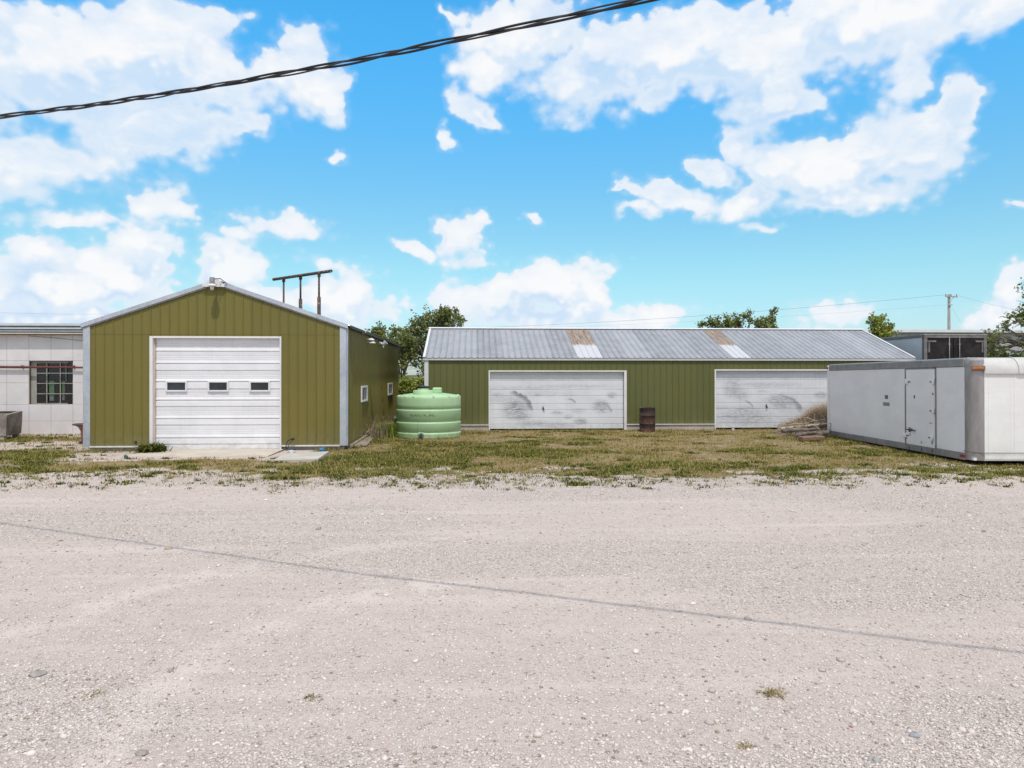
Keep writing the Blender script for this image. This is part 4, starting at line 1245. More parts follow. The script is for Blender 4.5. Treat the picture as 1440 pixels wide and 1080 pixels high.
    # sagging wire under the soffit
    w = MB(); w.tube([W(40, 472.5, Y=YT - .03), W(70, 474.5, Y=YT - .03), W(117, 479, Y=YT - .03), W(130, 480, Y=YT - .03)], .008, 5)
    part(w, 'wall_wire', M['grey_metal'], root)
    # green and white hanging strips seen through the glass
    gs = simple('green printed card', (.30, .55, .22), (.22, .45, .16), .6, scale=8); ws = simple('white printed card', (.62, .60, .52), (.5, .5, .42), .6, scale=14)
    for (a, b, y0, y1, y2, lb) in ((69.5, 76.3, 535.5, 555, 563.5, 'wide green and white strip hanging behind the window glass'), (87.3, 91.3, 535.8, 554, 563, 'narrow green and white strip hanging behind the window glass')):
        yy = YT + .165
        p0, p1, p2, pr = W(a, y0, Y=yy), W(a, y1, Y=yy), W(a, y2, Y=yy), W(b, y0, Y=yy)
        e = empty('hanging_strip', ((p0.x + pr.x) / 2, yy, p2.z), lb, 'sign', 'strips behind the window')
        w = MB(); w.box(((p0.x + pr.x) / 2, yy, (p0.z + p1.z) / 2), (pr.x - p0.x, .03, p0.z - p1.z), bev=.004); part(w, 'green_panel', gs, e)
        w = MB(); w.box(((p0.x + pr.x) / 2, yy, (p1.z + p2.z) / 2 - .01), ((pr.x - p0.x) * .88, .028, p1.z - p2.z - .02), bev=.004); part(w, 'white_panel', ws, e)
build_tiled()

# ------------------------------------------------------------------ concrete trough by the tiled wall
def build_trough():
    p = W(9, 612, s=22.6)
    e = empty('concrete_trough', (p.x, p.y, 0), 'stained grey concrete trough standing against the white tiled wall', 'trough')
    m = simple('stained concrete', (.30, .265, .24), (.17, .14, .125), .95, scale=2.6, c3=(.42, .39, .36), s3=9, t3=(.58, .7), bump=.6, bscale=18, bdist=.012)
    # outline in plan: front-left run, corner at p, back to the right
    cor = Vector((p.x, p.y, 0)); rt = W(31, 606, s=23.7); rt.z = 0
    d1 = Vector((-1, .06, 0)).normalized(); L = 2.6
    A = cor + d1 * L; B = cor; Cc = rt; D = A + (rt - cor)
    H = .66; zb = .13
    w = MB()
    cen = (A + B + Cc + D) / 4
    def ring(z, inset):
        return [q + (cen - q).normalized() * inset * (1.2) + Vector((0, 0, z)) for q in (A, B, Cc, D)]
    r = [ring(zb, .02), ring(zb + H * .5, .0), ring(zb + H, -.01), ring(zb + H, .10), ring(zb + .25, .12)]
    r[2][2].z += .08; r[3][2].z += .08; r[2][3].z += .06; r[3][3].z += .06
    w.grid(r, closed=True)
    w.face(r[-1], 1); w.face(r[0][::-1])
    part(w, 'basin', [m, simple('dark soil', (.05, .04, .035), (.09, .07, .05), .95)], e)
    w = MB()
    for f in (.06, .5, .94):
        for q in (.1, .9):
            c = A.lerp(B, f) + (D - A) * q
            w.box((c.x, c.y, .05), (.16, .14, .15), bev=.01)
    parts(w, 'foot_block', M['concrete'], e)
    w = MB()
    a = A.lerp(B, .2) + (D - A) * .75 + Vector((0, 0, zb + H + .02)); b = B.lerp(Cc, .70) + Vector((-.1, 0, zb + H + .06))
    w.tube([a, a.lerp(b, .5) + Vector((0, 0, .02)), b], .028, 8)
    o = part(w, 'iron_rod', M['rust'], e)
    del o
build_trough()

# ------------------------------------------------------------------ flared red urn half hidden by the workshop corner
def build_urn():
    p = W(123.5, 620, Y=22.3)
    e = empty('red_planter', (p.x, 22.3, 0), 'flared rust red planter half hidden behind the workshop corner', 'planter')
    k = .0225; cz = lambda py: W(118, py, Y=22.3).z
    m = simple('terracotta paint', (.33, .10, .055), (.22, .065, .04), .6, scale=6, c3=(.12, .05, .04), s3=9)
    w = MB()
    w.lathe((p.x, 22.3, 0), [(.0, cz(620)), (.17, cz(620)), (.175, cz(612)), (.19, cz(606)), (.25, cz(600.5)), (.35, cz(597.4)), (.37, cz(597.2))], 28)
    part(w, 'bowl', m, e, auto=50)
    w = MB(); w.lathe((p.x, 22.3, 0), [(.36, cz(597.2)), (.40, cz(597.4)), (.415, cz(596.6)), (.40, cz(595.6)), (.34, cz(595.8)), (.0, cz(597.0))], 28)
    part(w, 'rim', M['black'], e, auto=50)
    w = MB(); w.lathe((p.x, 22.3, 0), [(.0, 0), (.24, 0), (.24, .05), (.18, cz(620) + .005), (.0, cz(620) + .005)], 24)
    part(w, 'foot', simple('dark brown iron', (.06, .03, .025), (.04, .02, .02), .6), e, auto=50)
build_urn()

# ================================================================== water tank
def build_tank():
    c = Vector((W(603, 600, Y=24.1).x, 24.1, 0)); Rr = 1.075
    e = empty('water_tank', c, 'squat pale green plastic tank with a black lid', 'water tank')
    e.rotation_euler = (R(.4), R(-.5), 0)
    m, t, b = new_mat('pale green polyethylene')
    p = t.pos()
    col = t.mix(t.step(t.noise(t.map(p, (1, 1, 1.6)), 1.6, 4), .35, .7), (.37, .57, .32), (.43, .61, .37))
    st = t.step(t.noise(t.map(p, (6, 6, .6)), 1.8, 6, .65), .52, .8)
    col = t.mix(t.math('MULTIPLY', st, .45), col, (.20, .26, .13))
    x, y, z = t.sep(p)
    spl = t.math('MULTIPLY', t.step(z, .32, .03), t.step(t.noise(p, 7, 5, .7), .38, .65))
    col = t.mix(t.math('MULTIPLY', spl, .5), col, (.22, .24, .12))
    setin(t, b, 'Base Color', col); setin(t, b, 'Roughness', .5)

    setin(t, b, 'Normal', t.bump(t.noise(p, 5, 4), .12, .02))
    w = MB()
    def belt(z):   # recessed groove above a raised lip
        return [(Rr, z + .055), (Rr - .012, z + .045), (Rr - .022, z + .030), (Rr - .024, z + .008), (Rr - .012, z - .006), (Rr + .006, z - .018), (Rr + .011, z - .034), (Rr + .006, z - .058)]
    prof = [(Rr - .03, 0.0), (Rr - .01, .02), (Rr, .06)]
    for z in (.19, .62, 1.03 - .12):
        prof += list(reversed([(r, q) for r, q in belt(z)]))
    prof = [(Rr - .03, -.02), (Rr - .005, .015), (Rr, .05)] + [pt for z in (.185, .53, .94) for pt in reversed(belt(z))]
    prof += [(Rr + .002, 1.10), (Rr + .004, 1.28), (Rr + .0, 1.345), (Rr - .018, 1.372), (Rr - .06, 1.385), (Rr - .3, 1.425), (Rr - .6, 1.465), (.30, 1.485), (.0, 1.49)]
    w.lathe(c, prof, 96)
    part(w, 'body', m, e, auto=60)
    # lifting scallops on the rim
    w = MB()
    for a in (-78, -48, 180 + 22, 180 + 48, 180 + 66, 20, 60, 100, 140, -20):
        aa = R(a); q = c + Vector((math.cos(aa), math.sin(aa), 0)) * (Rr - .045)
        w.box((q.x, q.y, 1.355), (.11, .09, .10), 0, Matrix.Rotation(aa, 3, 'Z'), bev=.03)
    parts(w, 'rim_lug', m, e, auto=50)
    # raised deck with the manway
    w = MB()
    mc = c + Vector((-.16, -.42, 0))
    w.lathe(mc, [(.34, 1.38), (.335, 1.55), (.32, 1.567), (.20, 1.57), (.195, 1.625), (.18, 1.635), (.0, 1.635)], 40)
    o = part(w, 'manway_collar', m, e, auto=40)
    w = MB(); w.lathe(mc, [(.0, 1.637), (.20, 1.637), (.205, 1.645), (.205, 1.685), (.19, 1.70), (.10, 1.705), (.06, 1.72), (.0, 1.722)], 32)
    for k in range(10):
        a = k * .6283; w.box((mc.x + .2 * math.cos(a), mc.y + .2 * math.sin(a), 1.667), (.035, .03, .05), 0, Matrix.Rotation(a, 3, 'Z'))
    part(w, 'lid', M['black'], e, o, auto=40)
    w = MB(); bc = c + Vector((.29, -.10, 1.55)); w.box(bc, (.30, .55, .19), 0, bev=.03)
    part(w, 'ridge_block', m, e)
    # bottom outlet and side port
    p0 = W(592, 614.3, Y=23.0)
    w = MB(); oy = c.y - math.sqrt(max(.01, Rr ** 2 - (p0.x - c.x) ** 2))
    w.box((p0.x, oy + .03, .115), (.22, .10, .2), 1, bev=.03)
    w.tube([(p0.x, oy + .02, .115), (p0.x, oy - .06, .115)], .085, 20, smooth=False)
    w.tube([(p0.x, oy - .06, .115), (p0.x, oy - .10, .115)], .05, 6, smooth=False)
    w.tube([(p0.x, oy - .061, .115), (p0.x, oy - .068, .115)], .072, 20, 2, smooth=False)
    part(w, 'outlet', [M['black'], m, M['grey_metal']], e)
    w = MB(); a = R(176); q = c + Vector((math.cos(a), math.sin(a), 0)) * Rr
    w.tube([q + Vector((.02, 0, .56)), q + Vector((-.09, .0, .56))], .16, 20, smooth=False)
    part(w, 'side_port', M['black'], e)
    # faded stencil lettering, bent round the shell
    cu = bpy.data.curves.new('stencil', 'FONT'); cu.body = 'ACRI-CTR., INC'; cu.size = .125; cu.space_character = 1.0
    cu.extrude = .0005; cu.offset = .003
    to = bpy.data.objects.new('stencil', cu); COL.objects.link(to)
    dg = bpy.context.evaluated_depsgraph_get()
    me = bpy.data.meshes.new_from_object(to.evaluated_get(dg)); bpy.data.objects.remove(to)
    import bmesh
    bm = bmesh.new(); bm.from_mesh(me)
    for k in range(3): bmesh.ops.subdivide_edges(bm, edges=[ed for ed in bm.edges if ed.calc_length() > .03], cuts=1)
    xs = [v.co.x for v in bm.verts]; x0, x1 = min(xs), max(xs)
    wd = .86; s_ = wd / (x1 - x0)
    zc = W(590, 583.5, Y=23.05).z
    th0 = math.atan2(-1, 0) + (W(593.5, 580, Y=23.05).x - c.x) / Rr
    for v in bm.verts:
        th = th0 + ((v.co.x - (x0 + x1) / 2) * s_) / Rr
        rr = Rr + .0035 + v.co.z
        v.co = Vector((c.x + rr * math.cos(th), c.y + rr * math.sin(th), zc - .05 + v.co.y))
    bm.to_mesh(me); bm.free()
    lm = bpy.data.materials.new('faded stencil paint'); lm.use_nodes = True
    t = NT(lm); b = lm.node_tree.nodes['Principled BSDF']
    setin(t, b, 'Base Color', (.09, .10, .03)); setin(t, b, 'Roughness', .8)
    setin(t, b, 'Alpha', t.step(t.noise(t.pos(), 34, 5, .75), .34, .60, .1, .85))
    me.materials.clear(); me.materials.append(lm)
    lo = bpy.data.objects.new('lettering', me); COL.objects.link(lo); lo.parent = e; rel(lo, e)
build_tank()

# ------------------------------------------------------------------ rusty drum
def build_drum():
    p = W(913, 607.5, Z=0); c = Vector((p.x, p.y + .29, 0)); r = .285; H = .875
    e = empty('oil_drum', c, 'rusty black open steel drum standing against the long green shed', 'barrel')
    m, t, b = new_mat('burnt rusty steel')
    q = t.pos(); x, y, z = t.sep(q)
    n = t.noise(q, 5, 6, .65)
    col = t.mix(t.step(n, .40, .62), (.022, .019, .020), (.060, .032, .024))
    band = t.step(z, .62, .50)
    col = t.mix(t.math('MULTIPLY', band, t.step(t.noise(t.map(q, (1, 1, 2)), 4, 5), .42, .66)), col, (.11, .038, .022))
    col = t.mix(t.math('MULTIPLY', t.step(t.noise(q, 9, 5), .55, .7), .5), col, (.16, .14, .14))
    setin(t, b, 'Base Color', col); setin(t, b, 'Roughness', .75); setin(t, b, 'Metallic', .2)
    setin(t, b, 'Normal', t.bump(t.noise(q, 25, 5), .3, .01))
    w = MB()
    pr = [(r, .0), (r + .008, .012), (r - .002, .03)]
    for z_ in (.29, .585): pr += [(r, z_ - .03), (r + .016, z_ - .010), (r + .016, z_ + .010), (r, z_ + .03)]
    pr += [(r, H - .03), (r + .010, H - .015), (r + .010, H), (r - .004, H), (r - .008, H - .03), (r - .01, .12), (.0, .12)]
    w.lathe(c, pr, 40)
    for k in range(34): pass
    part(w, 'shell', m, e, auto=45)
    w = MB(); w.lathe(c, [(r + .012, H - .012), (r + .016, H - .004), (r + .012, H + .004), (r - .004, H + .004), (r - .006, H - .004)], 40)
    part(w, 'rim', M['rust'], e, auto=60)
build_drum()

# ================================================================== white truck box
def build_box():
    near = Vector((11.49, 15.82, .08)); L, Wd, H = 7.80, 2.45, 2.39
    e = empty('truck_box', near, 'white van truck box with a side door, sitting on the grass', 'truck box', rz=R(-4.0))
    e.rotation_euler = (R(-.45), 0, R(-4.0))
    Mw = e.matrix_basis.copy()
    def prt(mb, name, mats, sub=None, label=None, auto=None):
        o = mb.build(name, mats, sub or e, auto)
        if label: o['label'] = label
        return o
    panel = white_paint('white fibreglass panel', (.80, .775, .785), (.50, .47, .45), .22, .45, z_dirt=True)
    front = white_paint('white fibreglass nose', (.79, .77, .75), (.52, .49, .45), .22, .5)
    alu = simple('dull aluminium', (.36, .33, .325), (.28, .255, .25), .42, .35, scale=3, c3=(.20, .18, .175), s3=6, stretch=(2, 2, .5), bump=.25, bscale=6, bdist=.02)
    rail = simple('grey aluminium rail', (.30, .285, .285), (.23, .215, .215), .5, .3, scale=4, c3=(.16, .13, .12), s3=12, bump=.2, bscale=20)
    rust = simple('paint chips', (.19, .14, .11), (.12, .09, .075), .8)
    Rc = .24
    y0 = .30                                  # where the flat side starts behind the rounded corner
    # local y of a photo column on the side plane
    def ly(px):
        d = ray(px, 560); o = Vector((0, 0, CAMH))
        Mi = Mw.inverted(); a = Mi @ o; b = (Mi.to_3x3() @ d)
        s = -a.x / b.x
        return (a + b * s).y
    def lyz(px, py):
        d = ray(px, py); o = Vector((0, 0, CAMH)); Mi = Mw.inverted(); a = Mi @ o; b = Mi.to_3x3() @ d
        s = -a.x / b.x; q = a + b * s; return q.y, q.z
    dn, df = ly(1316), ly(1274.5)             # door near and far edges
    rb, rt = .17, .20                         # rail heights
    # side panels
    w = MB()
    for a, b in ((y0 + .01, dn - .03), (df + .045, L - .10)):
        w.box((.02, (a + b) / 2, rb + (H - rb - rt) / 2), (.04, b - a, H - rb - rt - .004), 0)
    k = df + .5
    while k < L - .3:                         # faint sheet seams
        k += .61
    [prt(p, 'side_panel', panel) for p in islands(w) if len(p.f) == 6 and max(v[0] for v in p.v) > .01]
    w = MB(); w.box((.015, (y0 + L) / 2, rb / 2), (.06, L - y0 - .01, rb - .004), 0, bev=.008)
    for k in range(26):
        w.box((-.018, y0 + .15 + k * .29, rb * .62), (.008, .014, .014))
    prt(w, 'bottom_rail', rail)
    w = MB(); w.box((.015, (y0 + L) / 2, H - rt / 2), (.066, L - y0 - .01, rt - .004), 0, bev=.012)
    for k in range(26):
        w.box((-.021, y0 + .15 + k * .29, H - rt * .45), (.008, .014, .014))
    prt(w, 'top_rail', rail)
    w = MB(); w.box((.0, L - .05, H / 2 - .01), (.08, .10, H - .03), 0, bev=.012)
    post = prt(w, 'rear_post', front)
    w = MB(); w.box((-.045, L - .05, H - .11), (.02, .08, .06)); prt(w, 'marker_lamp', simple('dark red lens', (.10, .015, .012), (.06, .01, .01), .3), post)
    # rounded aluminium nose corner
    w = MB()
    n = 12; rows = []
    for z in (.02, H * .3, H * .6, H - .15, H - .05):
        rows.append([(.26 - .26 * math.cos(R(90) * i / n), .30 - .30 * math.sin(R(90) * i / n), z) for i in range(n + 1)])
    rows.append([(.30 - .26 * math.cos(R(90) * i / n), .36 - .30 * math.sin(R(90) * i / n), H - .0) for i in range(n + 1)])
    w.grid(rows, smooth=True)
    cor = prt(w, 'corner_panel', alu, auto=50)
    w = MB()
    for k in range(54):
        w.box((.268, -.006, .06 + k * .036), (.014, .010, .012))
    prt(w, 'rivet_strip', front, cor)
    # nose sheet and roll
    w = MB()
    w.box(((.26 + Wd) / 2, .02, (H - .30) / 2 + .02), (Wd - .26, .04, H - .30), 0)
    for k in (.36, .95): w.box((k, -.002, (H - .35) / 2 + .05), (.02, .006, H - .45), 0)
    for k in range(24): w.box((.86, -.004, .25 + k * .075), (.012, .008, .012), 0)
    w.box(((.26 + Wd) / 2, -.006, .10), (Wd - .28, .012, .10), 0)
    prt(w, 'nose_sheet', front)
    for (xa, xb, ext) in ((.24, 1.02, .0), (1.024, Wd, .015)):
        w = MB(); rows = []
        for i in range(11):
            a = R(90) * i / 10
            rows.append([(xx, .26 - (.31 + ext) * math.cos(a), H - .33 + (.34 + ext) * math.sin(a)) for xx in (xa, xb)])
        rows.insert(0, [(xa, -.05 - ext, H - .36), (xb, -.05 - ext, H - .36)]); rows.insert(0, [(xa, .0, H - .36), (xb, .0, H - .36)])
        w.grid(rows, smooth=True)
        for xx in (xa, xb):
            w.face([(xx, p[0][1], p[0][2]) for p in [(r[0],) for r in rows]] + [(xx, .26, H - .36)])
        prt(w, 'nose_cap', simple('scuffed white cap', (.58, .57, .55), (.50, .48, .46), .5, scale=2, c3=(.38, .36, .34), s3=6, t3=(.6, .8)), auto=35)
    # roof, far side, rear and floor
    w = MB(); w.box((Wd / 2 + .02, L / 2 + .13, H + .005), (Wd - .06, L - .28, .03)); prt(w, 'roof', simple('pale roof sheet', (.6, .6, .6), (.52, .52, .52), .6))
    w = MB(); w.box((Wd - .02, L / 2 + .04, H / 2), (.04, L - .12, H - .06)); w.box((Wd / 2, L - .02, H / 2), (Wd - .1, .04, H - .05)); w.box((Wd / 2, L / 2, .05), (Wd - .1, L - .1, .06)); prt(w, 'rear_wall', panel)
    w = MB(); w.box((.45, L / 2, -.04), (.08, L - .5, .14)); w.box((Wd - .45, L / 2, -.04), (.08, L - .5, .14)); [prt(p, 'skid_rail', M['rust']) for p in islands(w)]
    # side door
    w = MB()
    z0, z1 = rb + .0, H - rt - .02
    w.box((.004, (dn + df) / 2, (z0 + z1) / 2 - .01), (.05, df - dn - .05, z1 - z0), 0, bev=.008)
    door = prt(w, 'side_door', panel, label='white side door with chipped hinges')
    w = MB()
    w.box((.004, dn - .012, (z0 + z1) / 2), (.055, .028, z1 - z0 + .02)); w.box((.004, df + .012, (z0 + z1) / 2), (.055, .055, z1 - z0 + .02)); w.box((.004, (dn + df) / 2, z1 + .005), (.05, df - dn - .09, .03))
    prt(w, 'door_frame', rail)
    w = MB()
    chips = []
    for (px, py) in ((1280, 630), (1287, 558), (1276, 615), (1297, 622), (1297, 632), (1312, 622), (1312, 634), (1313, 554), (1281, 611)):
        a, z = lyz(px, py); chips.append((a, z))
        w.box((-.0225, a, z), (.004, .03 + .03 * random.random(), .05 + .05 * random.random()))
    a, z = lyz(1310, 595); w.box((-.023, a, z), (.004, .14, .015))
    [prt(p, 'rust_chip', rust, door) for p in islands(w)]
    for (px, py) in ((1277, 537), (1314, 537), (1314, 578), (1275, 612), (1312, 616)):
        a, z = lyz(px, py); w = MB()
        w.box((-.035, a, z), (.028, .10, .12), 0, bev=.008)
        w.tube([(-.045, a + (.05 if px < 1290 else -.05), z - .08), (-.045, a + (.05 if px < 1290 else -.05), z + .08)], .016, 8)
        w.box((-.028, a + (-.09 if px < 1290 else .10), z), (.012, .12, .03), 1)
        prt(w, 'hinge', [front, rust], door)
    w = MB(); a, z = lyz(1281, 604)
    w.bar((-.045, a + .15, z), (-.045, a - .28, z - .01), .025, .025); w.bar((-.05, a - .02, z + .06), (-.05, a - .02, z - .06), .03, .03); w.box((-.035, a - .1, z), (.03, .06, .06), 0, bev=.01)
    prt(w, 'latch', M['rust'], door)
    # small stickers, lamp and reflectors
    g = simple('faded grey sticker', (.10, .095, .10), (.16, .15, .155), .6, scale=20)
    g2 = simple('pale grey sticker', (.26, .25, .26), (.20, .19, .2), .6, scale=25, stretch=(1, 4, 1))
    for (a, b, c, d, mm) in ((1244.5, 1248.8, 555.5, 561, g), (1242, 1251, 565.5, 571, g2)):
        ya, za = lyz(a, c); yb, zb = lyz(b, d); w = MB(); w.box((-.003, (ya + yb) / 2, (za + zb) / 2), (.004, abs(ya - yb), abs(za - zb))); prt(w, 'sticker', mm)
    w = MB(); ya, za = lyz(1167.5, 598); yb, zb = lyz(1169.5, 603)
    w.box((-.003, ya, za + .0), (.004, .16, .14)); w.box((-.006, ya, za), (.004, .09, .09), 1)
    for k in range(4): w.box((-.003, ya - .02 + .01 * (k % 2), za - .13 - k * .055), (.004, .11, .035))
    prt(w, 'vertical_sticker', [g, panel])
    for px, py, mm in ((1354.5, 642, None), (1166.5, 611.5, None)):
        ya, za = lyz(px, py); w = MB(); w.box((-.020, ya, rb * .55), (.012, .17, .07), bev=.004)
        prt(w, 'reflector', simple('red reflector', (.30, .03, .025), (.2, .02, .02), .3))
    w = MB(); a = R(52)
    cx, cy = .26 - .27 * math.cos(a), .30 - .31 * math.sin(a)
    Mz = Matrix.Rotation(R(-38), 3, 'Z')
    w.box((cx + .045, cy - .035, H - .235), (.28, .04, .115), 0, Mz, bev=.012)
    lamp = prt(w, 'marker_lamp', simple('dull housing', (.20, .17, .15), (.14, .12, .1), .5))
    w = MB(); w.box((cx + .035, cy - .050, H - .235), (.22, .035, .06), 0, Mz, bev=.012)
    prt(w, 'amber_lens', simple('amber lens', (.60, .16, .015), (.45, .10, .012), .25), lamp)
    # strap along the nose foot
    w = MB(); w.tube([(-.02, .32, .22), (.06, .08, .205), (.24, -.03, .20), (.9, -.03, .20), (Wd, -.03, .21)], .008, 5); prt(w, 'strap', rust)
build_box()

# ================================================================== second trailer with dark doors
def build_trailer():
    y0 = 27.8
    xa, xb = W(1299.5, 480, Y=y0).x, W(1387.5, 480, Y=y0).x
    zt = W(1340, 469.5, Y=y0).z; zb = 1.15; L = 8.5
    e = empty('box_trailer', ((xa + xb) / 2, y0, 0), 'pale box trailer with dark rear doors parked behind the truck box', 'trailer')
    side = white_paint('bluish white trailer side', (.56, .60, .66), (.4, .4, .4), .2)
    frame = simple('bare aluminium frame', (.20, .19, .19), (.13, .12, .12), .5, .3, scale=4)
    m, t, b = new_mat('scorched black door')
    p = t.pos()
    c = t.mix(t.step(t.noise(p, 2.4, 6, .65, .6), .40, .66), (.010, .009, .010), (.030, .027, .026))
    setin(t, b, 'Base Color', c); setin(t, b, 'Roughness', .6); setin(t, b, 'Specular IOR Level', .25)
    w = MB(); w.box((xa + .02, y0 + .1 + L / 2, (zt + zb) / 2), (.04, L - .1, zt - zb - .1)); w.box((xb - .02, y0 + .1 + L / 2, (zt + zb) / 2), (.04, L - .1, zt - zb - .1)); w.box(((xa + xb) / 2, y0 + L + .02, (zt + zb) / 2), (xb - xa - .1, .04, zt - zb - .1))
    parts(w, 'side_panel', side, e)
    w = MB(); w.box(((xa + xb) / 2, y0 + L / 2, zt - .03), (xb - xa + .02, L + .06, .05)); w.box((xa - .012, y0 + L / 2, zt - .09), (.03, L - .1, .10), 1)
    part(w, 'roof', [simple('grey roof sheet', (.35, .35, .36), (.25, .25, .26), .5, .4), frame], e)
    w = MB()
    for x, wd in ((xa + .06, .14), (xb - .06, .12)): w.box((x, y0 + .03, (zt + zb) / 2 - .05), (wd, .09, zt - zb - .12), bev=.006)
    w.box(((xa + xb) / 2, y0 + .03, zt - .115), (xb - xa - .01, .10, .11), bev=.006)
    w.box(((xa + xb) / 2, y0 + .03, zb + .05), (xb - xa - .3, .10, .12), bev=.006)
    part(w, 'rear_frame', frame, e)
    xm = W(1341, 480, Y=y0).x
    for a, b in ((xa + .15, xm - .01), (xm + .01, xb - .14)):
        w = MB(); w.box(((a + b) / 2, y0 + .03, (zt - .18 + zb + .12) / 2), (b - a, .05, zt - zb - .32), bev=.008)
        d = part(w, 'rear_door', m, e)
        for xx in ((a + b) / 2 + (.35 if a < xm - .5 else -.40),):
            w = MB(); w.tube([(xx, y0 - .03, zb + .1), (xx, y0 - .03, zt - .10)], .022, 8)
            w.box((xx, y0 - .02, zt - .42), (.10, .05, .06)); part(w, 'lock_rod', frame, e, d)
        w = MB()
        hx = a + .02 if a < xm - .5 else b - .02; s_ = 1 if a < xm - .5 else -1
        w.box((hx + s_ * .14, y0 - .012, zt - .30), (.36, .025, .07)); w.box((hx + s_ * .03, y0 - .012, zt - .55), (.07, .025, .40)); part(w, 'hinge', frame, e, d)
    w = MB()
    for yy in (y0 + 1.2, y0 + 2.4):
        for x in (xa + .25, xb - .25):
            w.tube([(x - .14, yy, .5), (x + .14, yy, .5)], .5, 24)
    parts(w, 'wheel', M['rubber'], e)
    w = MB(); w.box(((xa + xb) / 2, y0 + 4, zb - .25), (1.0, 7.6, .3)); w.box(((xa + xb) / 2, y0 + 1.8, .6), (1.9, 1.8, .14)); w.box(((xa + xb) / 2, y0 + 7.4, .45), (1.0, .15, .9)); part(w, 'chassis', M['rust'], e)
build_trailer()

# ================================================================== far pale warehouse
def build_warehouse():
    Yw = 62.0
    x0 = W(1075, 470, Y=Yw).x - 6; x1 = W(1440, 470, Y=Yw).x + 26
    zt = W(1250, 460.0, Y=Yw).z; ze = zt - .30
    e = empty('far_warehouse', ((x0 + x1) / 2, Yw, 0), 'long pale metal warehouse far behind the sheds and trailer', 'warehouse')
    wall = white_paint('pale ribbed siding', (.40, .42, .43), (.36, .36, .36), .3)
    w = MB(); P = lambda u, v, z: (x0 + u, Yw - v, z)
    ribbed(w, P, x1 - x0, lambda u: ze, [], .6, h=.05, base=.14, top=.06); part(w, 'front_wall', wall, e)
    w = MB()
    D = 18
    w.box((x0, Yw + D / 2, ze / 2), (.1, D, ze)); w.box((x1, Yw + D / 2, ze / 2), (.1, D, ze)); w.box(((x0 + x1) / 2, Yw + D, ze / 2), (x1 - x0 - .2, .1, ze)); parts(w, 'plain_wall', wall, e)
    w = MB()
    xr = W(1150, 461, Y=Yw).x
    w.face([(x0 - .2, Yw - .3, ze), (x1 + .2, Yw - .3, ze), (x1 - 1, Yw + D / 2, zt + .15), (x0 + 4, Yw + D / 2, zt + .15)])
    w.face([(x0 - .2, Yw + D + .3, ze), (x1 + .2, Yw + D + .3, ze), (x1 - 1, Yw + D / 2, zt + .15), (x0 + 4, Yw + D / 2, zt + .15)])
    w.face([(x0 - .2, Yw - .3, ze), (x0 - .2, Yw + D + .3, ze), (x0 + 4, Yw + D / 2, zt + .15)]); w.face([(x1 + .2, Yw - .3, ze), (x1 + .2, Yw + D + .3, ze), (x1 - 1, Yw + D / 2, zt + .15)])
    part(w, 'roof', simple('white roof', (.72, .74, .75), (.64, .66, .68), .5), e)
    w = MB(); w.box(((x0 + x1) / 2, Yw - .34, ze - .06), (x1 - x0 + .5, .12, .24)); part(w, 'eave_trim', M['trim_white'], e)
build_warehouse()

# ------------------------------------------------------------------ rusty pipe rack behind the workshop
def build_rack():
    pl, pr = W(384.5, 393.0, Y=39.5), W(466, 381.0, Y=36.2)
    e = empty('pipe_rack', (pl.lerp(pr, .5).x, pl.lerp(pr, .5).y, 0), 'rusty pipe frame of three posts rising behind the workshop roof', 'pipe frame')
    w = MB(); w.tube([pl, pr], .078, 12); part(w, 'crossbar', M['rust'], e)
    for px in (398.9, 422.6, 448.6):
        f = (px - 384.5) / (466 - 384.5); c = pl.lerp(pr, f)
        d = ray(px, 400); s_ = c.y / d.y; x = d.x * s_
        zj = {398.9: 2.6, 422.6: W(px, 420.5, Y=c.y).z, 448.6: W(px, 417.5, Y=c.y).z}[px]
        w = MB()
        w.tube([(x, c.y, c.z - .05), (x, c.y, zj - .2)], .05, 10); w.tube([(x, c.y, zj), (x, c.y, -.1)], .092, 12)
        w.tube([(x, c.y, c.z - .20), (x, c.y, c.z - .06)], .085, 10)
        part(w, 'post', M['rust'], e)
build_rack()

